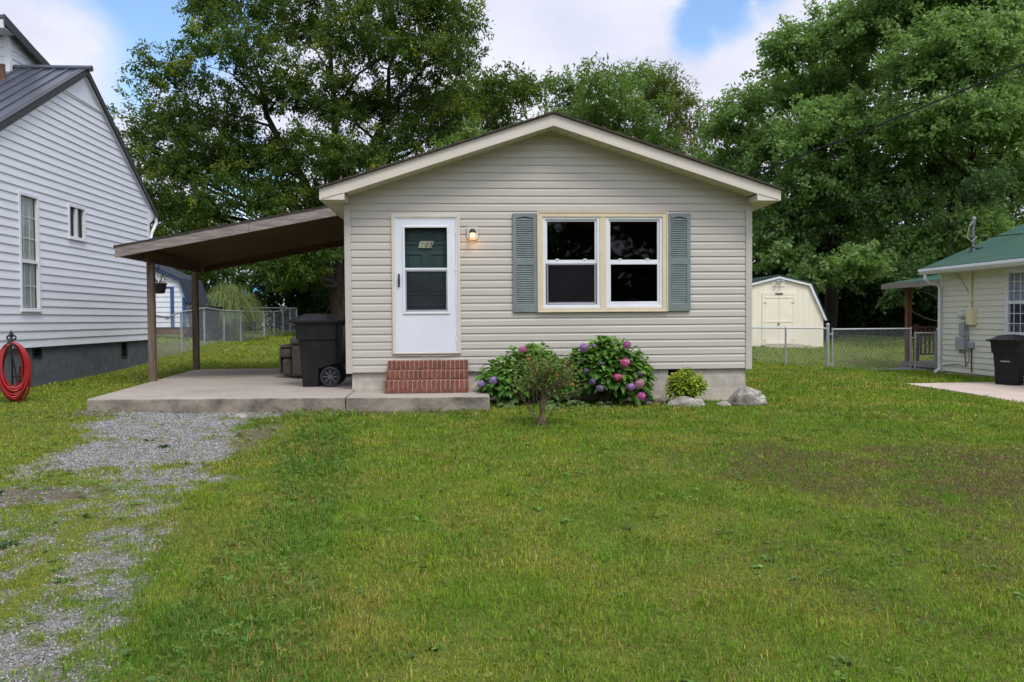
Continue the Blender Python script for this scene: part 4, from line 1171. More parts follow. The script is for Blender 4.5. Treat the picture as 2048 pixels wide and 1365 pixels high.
def rock_mat(name, c1, c2, c3):
    m, t, b, o = base_mat(name)
    co = objco(t)
    def nz_(s, d=8):
        n = t.nodes.new('ShaderNodeTexNoise'); n.inputs['Scale'].default_value = s; n.inputs['Detail'].default_value = d; n.inputs['Roughness'].default_value = .68; t.links.new(co, n.inputs['Vector']); return n.outputs['Fac']
    r = t.nodes.new('ShaderNodeValToRGB'); e = r.color_ramp.elements
    e[0].position = .32; e[0].color = (*c1, 1); e[1].position = .7; e[1].color = (*c3, 1); q = e.new(.5); q.color = (*c2, 1)
    t.links.new(nz_(6), r.inputs[0]); t.links.new(r.outputs[0], b.inputs['Base Color']); b.inputs['Roughness'].default_value = .92; b.inputs['Specular IOR Level'].default_value = .2
    bp = t.nodes.new('ShaderNodeBump'); bp.inputs['Strength'].default_value = .6; bp.inputs['Distance'].default_value = .02; t.links.new(nz_(28), bp.inputs['Height']); t.links.new(bp.outputs[0], b.inputs['Normal'])
    return m
M_rk = rock_mat('limestone', (.12, .11, .095), (.29, .265, .23), (.48, .45, .42))
rock('rock', 'big rounded grey boulder at the house corner', (4.13, 11.42, .07), (.27, .2, .20), 2, M_rk)
rock('rock', 'low flat pale rock in front of the yellow green shrub', (3.23, 11.30, .055), (.27, .15, .10), 5, M_rk, 1.8, .7)
rock('rock', 'brown grey rock beside the right hydrangea', (2.74, 11.58, .10), (.25, .18, .12), 9, rock_mat('brown_rock', (.10, .085, .07), (.20, .17, .14), (.32, .28, .235)), 1.6, .7)
rock('rock', 'tiny pale rock lying between the boulder and the flat rock', (3.80, 11.38, .03), (.10, .07, .05), 13, M_rk)
rock('rock', 'small loose pale stone on the gravel before the pad', (-2.85, 10.45, .06), (.10, .07, .05), 17, M_rk)

# ================================================================== SHRUBS
def leaves(C_, N_, L, W, droop, rngk, cup=.15):
    """ovate leaves: centre line base C_, direction N_ (unit), lengths L, widths W -> (V, F) with 8 verts per leaf"""
    n = len(C_)
    up = np.tile(np.array([0, 0, 1.0]), (n, 1)) + rngk.normal(0, .25, (n, 3))
    side = np.cross(N_, up); side /= np.linalg.norm(side, axis=1, keepdims=True) + 1e-9
    nor = np.cross(side, N_)
    P = np.empty((n, 8, 3), np.float32)
    for i, (t, w, s) in enumerate([(0, .05, 0), (.35, .5, -1), (.35, 0, 0), (.35, .5, 1), (.75, .36, -1), (.75, 0, 0), (.75, .36, 1), (1, 0, 0)]):
        d = -droop[:, None] * L[:, None] * t * t
        P[:, i] = C_ + N_ * (L[:, None] * t) + side * (W[:, None] * w * s) + nor * (np.abs(s) * W[:, None] * w * cup) + np.array([0, 0, 1.0]) * d
    F = np.array([(0, 2, 1, 1), (0, 3, 2, 2), (1, 2, 5, 4), (2, 3, 6, 5), (4, 5, 7, 7), (5, 6, 7, 7)])
    T = np.array([(0, 2, 1), (0, 3, 2), (1, 2, 5), (1, 5, 4), (2, 3, 6), (2, 6, 5), (4, 5, 7), (5, 6, 7)])
    return P.reshape(-1, 3), (np.arange(n)[:, None, None] * 8 + T[None]).reshape(-1, 3)
def dome_bush(root, lobes, n, L, W, cols, seed, stems=True, whorl=6):
    r = np.random.default_rng(seed); cs, ns, ls, ws, tint, dr = [], [], [], [], [], []
    tot = sum(l[3] ** 2 for l in lobes)
    st = MB(); bx_, by_ = root.location.x, root.location.y
    for (x, y, z, R_, sz) in lobes:
        k = int(n * R_ ** 2 / tot / whorl)
        for i in range(k):
            d = r.normal(0, 1, 3); d[2] = abs(d[2]) * .9 - .15; d[1] -= .35; d /= np.linalg.norm(d)
            rad = R_ * (.74 + .30 * r.random()) if r.random() < .75 else R_ * (.3 + .5 * r.random())
            tip = np.array([x, y, z]) + d * rad * np.array([1, .9, sz])
            if tip[2] < .05: tip[2] = .05 + .1 * r.random()
            if st is not None and i % 3 == 0:
                st.tube([(bx_ + r.normal(0, .06), by_ + r.normal(0, .06), .0), (0.5 * (bx_ + tip[0]), .5 * (by_ + tip[1]), tip[2] * .55), tuple(tip)], [.009, .006, .004], 5)
            axis = d * .7 + np.array([0, 0, .55]); axis /= np.linalg.norm(axis)
            a = np.cross(axis, [0.3, 1, .1]); a /= np.linalg.norm(a); b = np.cross(axis, a)
            ct = r.random()
            ph0 = r.random() * 6.28
            for j in range(whorl):
                ph = ph0 + j * 2.4; el = .25 + .75 * (1 - j / whorl) + r.normal(0, .12)
                v = (a * math.cos(ph) + b * math.sin(ph)) * math.cos(el * .9) + axis * math.sin(el * .9); v /= np.linalg.norm(v)
                cs.append(tip - axis * .02 * j); ns.append(v); sc = (.55 + .5 * j / whorl) * (.8 + .4 * r.random())
                ls.append(L * sc); ws.append(W * sc); dr.append(.25 + .3 * r.random())
                c0, c1, c2 = cols; t = r.random()
                young = max(0, 1 - j / whorl * 2.2) * (.4 + .6 * ct)
                c = np.array(c0) * (1 - t) + np.array(c1) * t; c = c * (1 - young) + np.array(c2) * young
                tint.append(c * (.8 + .4 * r.random()))
    V, F = leaves(np.array(cs), np.array(ns), np.array(ls), np.array(ws), np.array(dr), r)
    np_mesh('foliage', V, F, M_leaf, root, dict(tint=np.repeat(np.array(tint), 8, 0)), smooth=True)
    if stems: st.build('stems', mat('green_brown_stem', (.09, .085, .04), (.06, .05, .03), 9, .8), root)
M_leaf = leaf_mat('shrub_leaf', .3, .45, .25)
M_petal = leaf_mat('petal', .35, .6, .2)
def flower_head(root, c, R_, col, seed, label):
    R_ = R_ * .93; r = np.random.default_rng(seed); n = 110
    lump = 1 + .06 * r.normal(0, 1, 3); i = np.arange(n) + .5; ph = np.arccos(1 - 2 * i / n); th = 10.166 * i
    d = np.stack([np.cos(th) * np.sin(ph), np.sin(th) * np.sin(ph), np.cos(ph)], 1)
    P = np.empty((n, 4, 4, 3), np.float32)
    a = np.cross(d, [0.21, .33, .92]); a /= np.linalg.norm(a, axis=1, keepdims=True); b = np.cross(d, a)
    rr = R_ * (.80 + .30 * r.random((n, 1))) * np.array([lump[0], lump[1], .82 * lump[2]]) * (1 + .07 * np.sin(d @ np.array([[5.], [3.], [4.]]) + seed))
    s = R_ * .21
    for k in range(4):
        an = k * 1.571 + r.random((n, 1)) * .3
        u, w = a * np.cos(an) + b * np.sin(an), -a * np.sin(an) + b * np.cos(an)
        tilt = d * .12 * s
        P[:, k, 0] = np.array(c) + d * rr; P[:, k, 1] = np.array(c) + d * rr + (u * .75 + w * .55) * s + tilt; P[:, k, 2] = np.array(c) + d * rr + u * 1.15 * s + tilt * .3; P[:, k, 3] = np.array(c) + d * rr + (u * .75 - w * .55) * s + tilt
    F = np.arange(n * 4)[:, None] * 4 + np.arange(4)[None]
    t = np.array(col)[None] * (.45 + .7 * r.random((n, 1))) + r.random((n, 1)) ** 2 * np.array([.16, .12, .16])
    o = np_mesh('flower_head', P.reshape(-1, 3), F, M_petal, root, dict(tint=np.repeat(t, 16, 0)))
    o['label'] = label
HG = [(.06, .15, .026), (.10, .225, .038), (.19, .33, .055)]
hl = thing('hydrangea_bush', 'broad green hydrangea bush with few blooms behind the rose bush', 'hydrangea', (1.0, 11.55, .05), 'hydrangeas along the wall')
dome_bush(hl, [(1.0, 11.58, .38, .50, 1.12), (.60, 11.45, .34, .40, .98), (1.42, 11.6, .36, .34, 1.1), (1.05, 11.45, .62, .32, 1.0)], 3300, .18, .10, HG, 5)
hr = thing('hydrangea_bush', 'dense rounded hydrangea bush with many pink and purple blooms', 'hydrangea', (2.15, 11.55, .05), 'hydrangeas along the wall')
dome_bush(hr, [(2.12, 11.58, .45, .50, 1.12), (1.82, 11.52, .62, .30, 1.2), (2.42, 11.55, .48, .34, 1.15), (2.15, 11.5, .68, .32, 1.15), (2.45, 11.5, .25, .26, .9)], 3100, .18, .098, HG, 6)
PK, PU, LV, DV = (.62, .15, .34), (.35, .24, .47), (.38, .28, .48), (.16, .11, .20)
for i, (x, z, R_, c, l) in enumerate([(.858, .866, .058, PK, 'pink'), (.43, .438, .076, PU, 'purple'), (.262, .395, .058, PU, 'purple')]):
    flower_head(hl, (x, 11.12 + (.0 if i else .05), z), R_, c, 40 + i, l + ' mophead bloom')
for i, (x, z, R_, c, l) in enumerate([(1.705, .885, .070, (.42, .22, .50), 'purple'), (2.319, .922, .062, (.50, .13, .38), 'pink'), (2.290, .672, .078, PK, 'bright pink'), (2.180, .468, .066, (.66, .12, .27), 'bright pink'), (1.735, .56, .045, DV, 'dull violet'),
                                       (1.825, .406, .056, DV, 'faded purple'), (1.935, .313, .060, (.24, .19, .30), 'faded grey violet'), (2.505, .511, .045, DV, 'faded purple'), (2.375, .329, .062, (.46, .24, .50), 'mauve'), (2.50, .372, .075, (.50, .28, .32), 'faded rose'), (2.525, .20, .066, (.62, .13, .40), 'pink'), (1.96, .655, .04, DV, 'dull violet'), (1.86, .915, .03, LV, 'small lilac')]):
    flower_head(hr, (x, 11.10 if i < 11 else 11.16, z), R_, c, 60 + i, l + ' mophead bloom')
ys = thing('shrub', 'small round yellow green shrub in front of the block foundation', 'shrub', (3.30, 11.62, .04))
dome_bush(ys, [(3.30, 11.60, .30, .29, .95), (3.2, 11.56, .25, .22, .95), (3.42, 11.58, .25, .22, .95)], 1900, .095, .045, [(.16, .29, .03), (.26, .38, .038), (.46, .50, .06)], 9, whorl=7)
def hosta(x, y, s, seed, label, n=46):
    r = np.random.default_rng(seed); z = g1(x, y)
    root = thing('hosta', label, 'plant', (x, y, z), 'low plants under the hydrangeas')
    ph = r.random(n) * 6.28; el = .15 + 1.0 * r.random(n); L = s * (.6 + .6 * r.random(n))
    C_ = np.stack([x + np.cos(ph) * .05 * s * 3 * r.random(n), y + np.sin(ph) * .1 * s, np.full(n, z + .02)], 1)
    N_ = np.stack([np.cos(ph) * np.cos(el), np.sin(ph) * np.cos(el), np.sin(el)], 1)
    V, F = leaves(C_, N_, L * 1.3, L * .5, .7 + .3 * r.random(n), r)
    t = np.array([(.055, .12, .028)]) * (.7 + .6 * r.random((n, 1)))
    T = np.repeat(t, 8, 0).reshape(n, 8, 3)
    for k in (1, 3, 4, 6): T[:, k] = T[:, k] * .4 + np.array((.28, .31, .16)) * .6
    np_mesh('foliage', V, F, M_leaf, root, dict(tint=T.reshape(-1, 3)), smooth=True)
hosta(.62, 11.12, .2, 1, 'low leafy plant at the foot of the stoop end', 40)
hosta(1.22, 11.15, .22, 2, 'variegated hosta under the bare rose bush stems')
hosta(1.62, 11.12, .22, 3, 'variegated hosta between the two hydrangeas')
hosta(2.0, 11.16, .16, 4, 'dark low plant under the pink blooms', 36)
hosta(2.98, 11.5, .14, 5, 'small green plant beside the brown grey rock', 26)

# rose bush on a twisted trunk, in the lawn
rx, ry = .93, 9.42; rz_ = g1(rx, ry)
rose = thing('rose_bush', 'straggly rose bush with a gnarled bare trunk standing in the lawn', 'rose bush', (rx, ry, rz_))
def rose_bush():
    r = random.Random(21); q = np.random.default_rng(21)
    m = MB(); tips = []
    for i in range(7):
        a0 = i * .9
        pts = []; rad = []
        for k in range(8):
            t = k / 7; a = a0 + t * 3.0
            pts.append((rx + (.042 - .02 * t + .014 * math.sin(k)) * math.cos(a) + .02 * t, ry + (.042 - .02 * t) * math.sin(a), rz_ - .03 + t * .27)); rad.append(.018 - .007 * t)
        m.tube(pts, rad, 6)
        end = Vector(pts[-1]); tips.append(end)
    def grow(p, d, L, rad, dep):
        pts = [p]; n = 4
        for k in range(n):
            d = (d + Vector((r.gauss(0, .2), r.gauss(0, .2), r.gauss(.04, .14)))).normalized(); pts.append(pts[-1] + d * L / n)
        m.tube(pts, [rad * (1 - .5 * k / n) for k in range(n + 1)], 5, cap=False)
        if dep == 0: out_.append((pts[-1], d)); return
        for k in range(3):
            b = pts[r.choice((2, 3, 4))]
            dd = (d + Vector((r.gauss(0, .55), r.gauss(0, .5), r.gauss(.1, .3)))).normalized(); grow(b, dd, L * r.uniform(.5, .8), rad * .6, dep - 1)
        out_.append((pts[-1], d))
    out_ = []
    for e in tips:
        for k in range(2):
            grow(e, Vector((r.gauss(.05, .42), r.gauss(0, .4), r.uniform(.7, 1.1))).normalized(), r.uniform(.27, .39), .009, 2)
    for k in range(5):
        a = r.uniform(0, 6.28); grow(Vector((rx + .06 * math.cos(a), ry + .06 * math.sin(a), rz_ + .05)), Vector((.55 * math.cos(a), .4 * math.sin(a), 1)).normalized(), r.uniform(.4, .55), .007, 1)
    m.build('stems', mat('gnarled_rose_wood', (.17, .13, .08), (.09, .065, .04), 14, .9, .1, bump=.5, bscale=70), rose)
    cs, ns, ls, tn = [], [], [], []
    for (p, d) in out_:
        for k in range(r.randint(8, 14)):
            c = np.array(p) + q.normal(0, .055, 3)
            if abs(c[0] - rx) > .46 or c[2] > rz_ + .95: continue
            v = q.normal(0, 1, 3); v[2] = v[2] * .5 + .1; v /= np.linalg.norm(v)
            cs.append(c); ns.append(v); ls.append(.022 + .018 * q.random())
            t = q.random(); c_ = np.array((.10, .185, .042)) * (1 - t) + np.array((.19, .29, .07)) * t
            if q.random() < .14: c_ = np.array((.22, .13, .06))
            tn.append(c_ * (.7 + .6 * q.random()))
    ls = np.array(ls)
    V, F = leaves(np.array(cs), np.array(ns), ls, ls * .6, np.full(len(ls), .15), q)
    np_mesh('foliage', V, F, M_leaf, rose, dict(tint=np.repeat(np.array(tn), 8, 0)))
    for i, (dx, dz, c, R_, l) in enumerate([(.175, .60, (.62, .03, .02), .026, 'small red rose'), (-.16, .80, (.68, .16, .03), .020, 'small orange rose'), (.36, .50, (.70, .20, .05), .020, 'small orange rose'), (.28, .78, (.55, .20, .12), .017, 'small salmon rose'), (.02, .66, (.50, .22, .03), .014, 'orange hip')]):
        mm = MB(); c0 = (rx + dx, ry - .12 - .02 * i, rz_ + dz)
        for k in range(3):
            mm.lathe([(R_ * .25, -R_ * .7), (R_ * (.95 - .2 * k), -R_ * .2), (R_ * (1.0 - .28 * k), R_ * (.35 + .15 * k)), (R_ * (.75 - .25 * k), R_ * (.5 + .2 * k))], 7 + k, c0)
        mm.build('rose_bloom', mat('rose_petals', c, tuple(x * .7 for x in c), 20, .6), rose, label=l)
rose_bush()
# rosette weeds on the drive
for i, (x, y, s, lab) in enumerate([(-2.93, 5.28, .11, 'flat dandelion rosette at the edge of the gravel drive'), (-3.06, 8.4, .09, 'leafy weed in the far gravel before the pad'), (-3.35, 8.75, .08, 'small weed tuft growing in the far gravel'), (-3.7, 6.55, .09, 'low weed in the bare brown soil of the drive')]):
    r = np.random.default_rng(70 + i); n = 30; z = float(surf(np.array([x]), np.array([y]))[0]) - .012
    root = thing('weed', lab, 'weed', (x, y, z), 'weeds on the drive')
    ph = r.random(n) * 6.28; el = .1 + .7 * r.random(n) ** 2; L = s * (.6 + .7 * r.random(n))
    V, F = leaves(np.stack([np.full(n, x), np.full(n, y), np.full(n, z)], 1), np.stack([np.cos(ph) * np.cos(el), np.sin(ph) * np.cos(el), np.sin(el)], 1), L, L * .26, .25 + .2 * r.random(n), r)
    np_mesh('foliage', V, F, M_leaf, root, dict(tint=np.repeat(np.array([(.05, .105, .028)]) * (.7 + .6 * r.random((n, 1))), 8, 0)))
lawn_litter()
# ================================================================== WHITE HOUSE ON THE LEFT
M_wsid = mat('white_lap_siding', (.68, .70, .745), (.62, .64, .685), 1.6, .5, .4, stretch=(1, .5, 6), bump=.04, bscale=30)
M_wtrim = mat('white_trim', (.68, .69, .71), (.60, .61, .63), 3, .5, .4)
M_metal = mat('dark_blue_metal_roof', (.085, .095, .125), (.065, .072, .092), 2.5, .38, .5, metal=.35, rvar=.08)
M_mtrim = mat('dark_roof_trim', (.05, .055, .062), (.035, .038, .042), 5, .5, .5, metal=.2)
M_lfnd = block_mat('slate_painted_block', (.118, .128, .146), (.106, .116, .134), (.092, .10, .115), .41, .205, 'yz', .005, (.20, .18, .13), .10)
M_blind = mat('pale_blind', (.60, .64, .58), (.52, .56, .50), 5, .6, .3)
whouse = thing('white_house', 'tall white lap sided house with dark metal roof and grey foundation', 'house', (-9, 16.1, .25))
WX = -7.3
RY, RZW = 16.13, 6.17
def wroof(y):
    return RZW - (.675 * (y - RY) if y > RY else .59 * (RY - y))
def WP(u, z, o):
    return (WX + o, u, z)
W1 = (13.74, 14.30, 1.52, 3.44)
W2 = (15.41, 16.01, 2.89, 3.48)
def white_house():
    mb = MB()
    def xl(z):
        a = RY - (RZW - .10 - z) / .59; b = RY + (RZW - .10 - z) / .675
        a = max(a, 12.75); b = min(b, 19.22)
        return (a, max(b, a))
    siding(mb, WP, .875, 5.62, xl, .1412, LAP, [W1, W2])
    # plain peak panel
    a, b = xl(5.60)
    mb.add([WP(a, 5.60, .012), WP(b, 5.60, .012), WP(RY, 6.08, .012)], [(0, 1, 2)])
    siding(mb, lambda u, z, o: (-19 + u, 12.75 - o, z), .875, 4.1, lambda z: (0, 11.7), .1412, LAP)
    mb.box(-19, -7.32, 19.2, 19.22, .875, 4.0)
    mb.build('wall', M_wsid, whouse)
    mb = MB(); mb.box(-7.9, -7.44, 13.5, 14.6, 1.3, 3.7); mb.box(-7.9, -7.44, 15.2, 16.2, 2.7, 3.7); mb.build('room', M_dark, whouse)
    mb = MB(); mb.box(WX - .02, WX + .03, 19.16, 19.25, .86, 4.02); mb.build('corner_trim', M_wtrim, whouse)
    mb = MB(); mb.bar((WX + .02, 15.29, 5.60), (WX + .02, 16.95, 5.58), .03, .05); mb.build('peak_trim', M_wtrim, whouse)
    mb = MB()
    v = [(14.12, 14.43, .675, .875), (17.68, 17.99, .51, .875)]
    ys = [12.75, v[0][0], v[0][1], v[1][0], v[1][1], 19.2]
    for i in range(5):
        if i % 2 == 0: mb.box(WX - .3, WX - .03, ys[i], ys[i + 1], -.3, .872)
        else: mb.box(WX - .3, WX - .03, ys[i], ys[i + 1], -.3, v[i // 2][2])
    mb.box(-19, WX - .3, 12.78, 13.0, -.3, .872)
    mb.build('foundation', M_lfnd, whouse)
    for (a, b, c, d) in v:
        mb = MB(); mb.box(WX - .2, WX - .13, a, b, c, d); frame_x(mb, a, b, c, d, .03, WX - .1, WX - .02)
        for i in range(3): mb.bar((WX - .07, a, c + .05 + i * .055), (WX - .07, b, c + .05 + i * .055), .06, .006, up=(.6, 0, 1))
        mb.build('foundation_vent', M_black, whouse)
    # roof: ribbed metal, with a dark rake trim
    for side in (0, 1):
        mb = MB(); y1 = 19.62 if side else 12.2; xr = WX + .07
        z0, z1 = RZW, wroof(y1)
        mb.add([(-19, RY, z0), (xr, RY, z0), (xr, y1, z1), (-19, y1, z1), (-19, RY, z0 + .03), (xr, RY, z0 + .03), (xr, y1, z1 + .03), (-19, y1, z1 + .03)], [(0, 1, 2, 3), (7, 6, 5, 4), (0, 4, 5, 1), (1, 5, 6, 2), (2, 6, 7, 3)])
        x = xr - .1
        while x > -18:
            mb.bar((x, RY, z0 + .042), (x, y1, z1 + .042), .045, .03); x -= .23
        mb.build('roof', M_metal, whouse)
        mb = MB(); dz = .03
        mb.add([(xr, RY, z0 + dz), (xr, y1, z1 + dz), (xr, y1, z1 - .075), (xr, RY, z0 - .075), (xr + .025, RY, z0 + dz + .012), (xr + .025, y1, z1 + dz + .012), (xr + .025, y1, z1 - .075), (xr + .025, RY, z0 - .075)], [(0, 1, 2, 3), (7, 6, 5, 4), (0, 4, 5, 1), (2, 6, 7, 3), (1, 5, 6, 2)])
        mb.add([(xr - .07, RY, z0 + dz + .03), (xr + .03, RY, z0 + dz + .03), (xr + .03, y1, z1 + dz + .03), (xr - .07, y1, z1 + dz + .03)], [(0, 1, 2, 3)])
        mb.build('rake_trim', M_mtrim, whouse)
        # white soffit strip under the rake
        mb = MB(); mb.add([(WX + .005, RY, z0 - .10), (xr, RY, z0 - .10), (xr, y1, z1 - .10), (WX + .005, y1, z1 - .10)], [(0, 1, 2, 3)]); mb.build('soffit', M_wtrim, whouse)
    mb = MB(); mb.tube([(-19, RY, RZW + .05), (WX + .18, RY, RZW + .05)], .06, 8); mb.build('ridge_cap', M_metal, whouse)
    # eave return and gutter at the rear corner
    mb = MB(); mb.prism([(19.25, 3.60), (19.42, 3.68), (19.52, 3.84), (19.25, 3.92)], 'x', WX - .25, WX + .04); mb.build('eave_return', M_wtrim, whouse)
    mb = MB(); mb.tube([(WX + .05, 19.60, 3.80), (WX + .05, 19.58, 3.62), (WX + .04, 19.36, 3.40), (WX + .03, 19.30, 3.25), (WX + .03, 19.30, .5)], .035, 8); mb.build('downspout', M_wtrim, whouse)
    # windows
    def wwin(w, tall):
        a, b, c, d = w
        mb = MB(); frame_x(mb, a - .035, b + .035, c - .035, d + .035, .055, WX - .02, WX + .035)
        mb.box(WX - .01, WX + .05, a - .04, b + .04, c - .045, c - .02)
        o = mb.build('window', M_wtrim, whouse, bevel=.004)
        mb = MB(); mb.quad((WX - .02, a, c), (WX - .02, b, c), (WX - .02, b, d), (WX - .02, a, d)); mb.build('window_pane', glass_mat('side_glass', .06, (.82, .85, .85)), o)
        if tall:
            zm = 2.33
            mb = MB(); mb.box(WX - .04, WX + .02, a, b, zm - .03, zm + .025)
            for (p, q, n) in ((zm + .025, d, 3), (c, zm - .03, 2)):
                for i in range(1, n): mb.box(WX - .034, WX - .022, a, b, p + (q - p) * i / n - .009, p + (q - p) * i / n + .009)
            for k in (1, 2): mb.box(WX - .0335, WX - .0215, a + (b - a) * k / 3 - .008, a + (b - a) * k / 3 + .008, c, d)
            mb.build('muntin', M_wtrim, o)
            mb = MB(); n = 62
            for i in range(n):
                z = c + (d - c) * (i + .5) / n
                mb.add([(WX - .042, a + .005, z - .014), (WX - .042, b - .02, z - .014), (WX - .036, b - .02, z + .013), (WX - .036, a + .005, z + .013)], [(0, 1, 2, 3)])
            mb.build('blind', M_blind, o)
        else:
            mb = MB(); m_ = (a + b) / 2; mb.box(WX - .03, WX + .02, m_ - .035, m_ + .035, c, d); mb.build('mullion', M_wtrim, o)
            mb = MB()
            for i in range(9):
                y = m_ + .07 + i * .022; mb.box(WX - .050 - .008 * (i % 2), WX - .042 - .008 * (i % 2), y - .04, y - .019, c, d)
            mb.build('curtain', mat('grey_green_curtain', (.16, .20, .17), (.11, .14, .12), 5, .8), o)
    wwin(W1, True); wwin(W2, False)
    # dormer on the near slope
    dx = -8.6
    mb = MB()
    def dl(z):
        b = 15.95 + max(0, (6.90 - .06 - z)) / .30 if z > 6.3 else 17.4
        return (15.98, min(max(b, 15.98), 17.35))
    siding(mb, lambda u, z, o: (dx + o, u, z), 5.90, 6.82, dl, .16, LAP)
    siding(mb, lambda u, z, o: (-13 + u, 15.98 - o, z), 5.75, 6.75, lambda z: (0, 4.4), .16, LAP)
    mb.build('dormer_wall', M_wsid, whouse)
    mb = MB(); mb.box(dx - .08, dx + .03, 15.95, 16.05, 5.85, 6.80); mb.build('dormer_corner', M_wtrim, whouse)
    mb = MB()
    mb.prism([(15.55, 6.96), (17.6, 6.48), (17.6, 6.54), (15.55, 7.02)], 'x', -13, dx + .16)
    mb.build('dormer_roof', M_metal, whouse)
    mb = MB(); mb.prism([(15.54, 6.84), (17.3, 6.42), (17.3, 6.56), (15.54, 7.03)], 'x', dx + .16, dx + .185); mb.build('dormer_rake', M_mtrim, whouse)
    mb = MB(); mb.box(-13, dx + .15, 15.56, 15.98, 6.78, 6.80); mb.box(-13, dx + .158, 15.56, 15.585, 6.80, 6.94); mb.build('dormer_soffit', M_wtrim, whouse)
    mb = MB(); mb.lathe([(.075, 0), (.05, .05), (.045, .06), (.045, .33), (.038, .33), (.036, .2)], 14, (-8.42, 15.44, 5.74)); mb.build('vent_pipe', mat('rusty_pipe', (.13, .065, .045), (.07, .04, .03), 12, .9), whouse)
def frame_x(mb, a, b, c, d, w, x0, x1):
    mb.box(x0, x1, a, a + w, c, d); mb.box(x0, x1, b - w, b, c, d); mb.box(x0, x1, a + w, b - w, c, c + w); mb.box(x0, x1, a + w, b - w, d - w, d)
white_house()

# ================================================================== CREAM HOUSE ON THE RIGHT
M_ysid = mat('cream_lap_siding', (.68, .665, .565), (.62, .605, .51), 1.6, .5, .4, stretch=(1, .5, 6))
M_ytrim = mat('cream_paint', (.72, .66, .40), (.64, .58, .35), 4, .5, .4)
M_groof = mat('green_metal_roof', (.040, .105, .075), (.030, .085, .062), 2.5, .42, .5, rvar=.08)
M_galv = mat('galvanised_steel', (.20, .21, .225), (.14, .15, .165), 12, .45, .5, metal=.5)
M_ubox = mat('grey_utility_box', (.33, .35, .37), (.27, .29, .31), 5, .5, .4)
chouse = thing('cream_house', 'cream lap sided house with green metal roof and white gutter', 'house', (13, 17, -.07))
CX = 11.6
def CP(u, z, o):
    return (CX - o, u, z)
CW = (14.55, 16.28, .90, 2.22)
def cream_house():
    mb = MB()
    siding(mb, CP, -.03, 2.36, lambda z: (9.0, 18.6), .128, LAP, [CW])
    siding(mb, lambda u, z, o: (11.6 + u, 18.6 + o, z), -.03, 2.4, lambda z: (0, 7), .128, LAP)
    mb.add([(11.6, 18.6, 2.36), (20, 18.6, 2.36), (15.8, 18.6, 4.1)], [(0, 1, 2)])
    mb.build('wall', M_ysid, chouse)
    mb = MB(); mb.box(CX + .06, CX + .5, 14.3, 16.5, .7, 2.34); mb.build('room', M_dark, chouse)
    mb = MB(); mb.box(CX - .03, CX + .08, 18.56, 18.64, -.06, 2.37); mb.build('corner_trim', M_ysid, chouse)
    mb = MB(); mb.box(CX + .02, CX + .2, 9, 18.55, -.4, -.03); mb.build('foundation', M_found, chouse)
    # roof plane climbing away from the eave, with ribs
    ex = 11.16; ez = 2.42; k = .42
    mb = MB(); y0, y1 = 8.5, 18.72; rx_ = 15.8
    mb.add([(ex, y0, ez), (ex, y1, ez), (rx_, y1, ez + k * (rx_ - ex)), (rx_, y0, ez + k * (rx_ - ex)), (ex, y0, ez + .03), (ex, y1, ez + .03), (rx_, y1, ez + .03 + k * (rx_ - ex)), (rx_, y0, ez + .03 + k * (rx_ - ex))], [(0, 1, 2, 3), (7, 6, 5, 4), (0, 4, 5, 1), (1, 5, 6, 2), (2, 6, 7, 3), (3, 7, 4, 0)])
    y = y1 - .05
    while y > y0:
        mb.bar((ex, y, ez + .032), (rx_, y, ez + .032 + k * (rx_ - ex)), .02, .007); y -= .30
    mb.add([(rx_, y0, ez + k * (rx_ - ex)), (rx_, y1, ez + k * (rx_ - ex)), (rx_ + 4.6, y1, ez), (rx_ + 4.6, y0, ez)], [(0, 1, 2, 3)])
    mb.build('roof', M_groof, chouse)
    mb = MB(); mb.prism([(ex + .02, ez - .02), (ex - .10, ez + .0), (ex - .11, ez - .06), (ex - .06, ez - .13), (ex + .02, ez - .13)], 'y', y0, y1 + .02); mb.build('gutter', M_wtrim, chouse, bevel=.006)
    mb = MB(); mb.box(ex + .02, CX, y0, y1, ez - .12, ez - .10); mb.build('soffit', M_wtrim, chouse)
    mb = MB(); mb.tube([(ex - .03, 18.55, ez - .12), (ex - .03, 18.55, ez - .24), (ex + .08, 18.58, ez - .33), (CX - .12, 18.6, ez - .38), (CX - .075, 18.6, ez - .48), (CX - .075, 18.6, .08), (CX - .09, 18.58, .0), (CX - .28, 18.45, -.06)], [.038] * 8, 10); mb.build('downspout', M_wtrim, chouse)
    a, b, c, d = CW
    mb = MB(); frame_x(mb, a - .05, b + .05, c - .05, d + .05, .09, CX - .04, CX + .03); mb.box(CX - .03, CX + .03, a, b, 1.53, 1.60); mb.box(CX - .029, CX + .03, 15.38, 15.45, c, d)
    w = mb.build('window', M_wtrim, chouse, bevel=.004)
    mb = MB(); mb.quad((CX + .0, a, c), (CX, b, c), (CX, b, d), (CX, a, d)); mb.build('window_pane', glass_mat('cream_house_glass', .10, (.75, .8, .85)), w)
    mb = MB()
    for k_ in range(1, 9): mb.box(CX - .012, CX - .004, a + (b - a) * k_ / 9 - .008, a + (b - a) * k_ / 9 + .008, c, d)
    for z in (1.12, 1.33, 1.80, 2.0): mb.box(CX - .013, CX - .003, a, b, z - .008, z + .008)
    mb.build('muntin', M_wtrim, w)
    mb = MB()
    N = 60
    for (p, q, nm, col) in ((1.60, d, 'curtain', (.52, .56, .60)), (c, 1.53, 'window_screen', (.075, .085, .115))):
        mb = MB(); vs = [(CX + .030 + .006 * math.sin(i * 1.3), a + (b - a) * i / N, z) for z in (p, q) for i in range(N + 1)]
        mb.add(vs, [(i, i + 1, N + 2 + i, N + 1 + i) for i in range(N)]); mb.build(nm, mat('pale_' + nm, col, tuple(.85 * v for v in col), 5, .8), w)
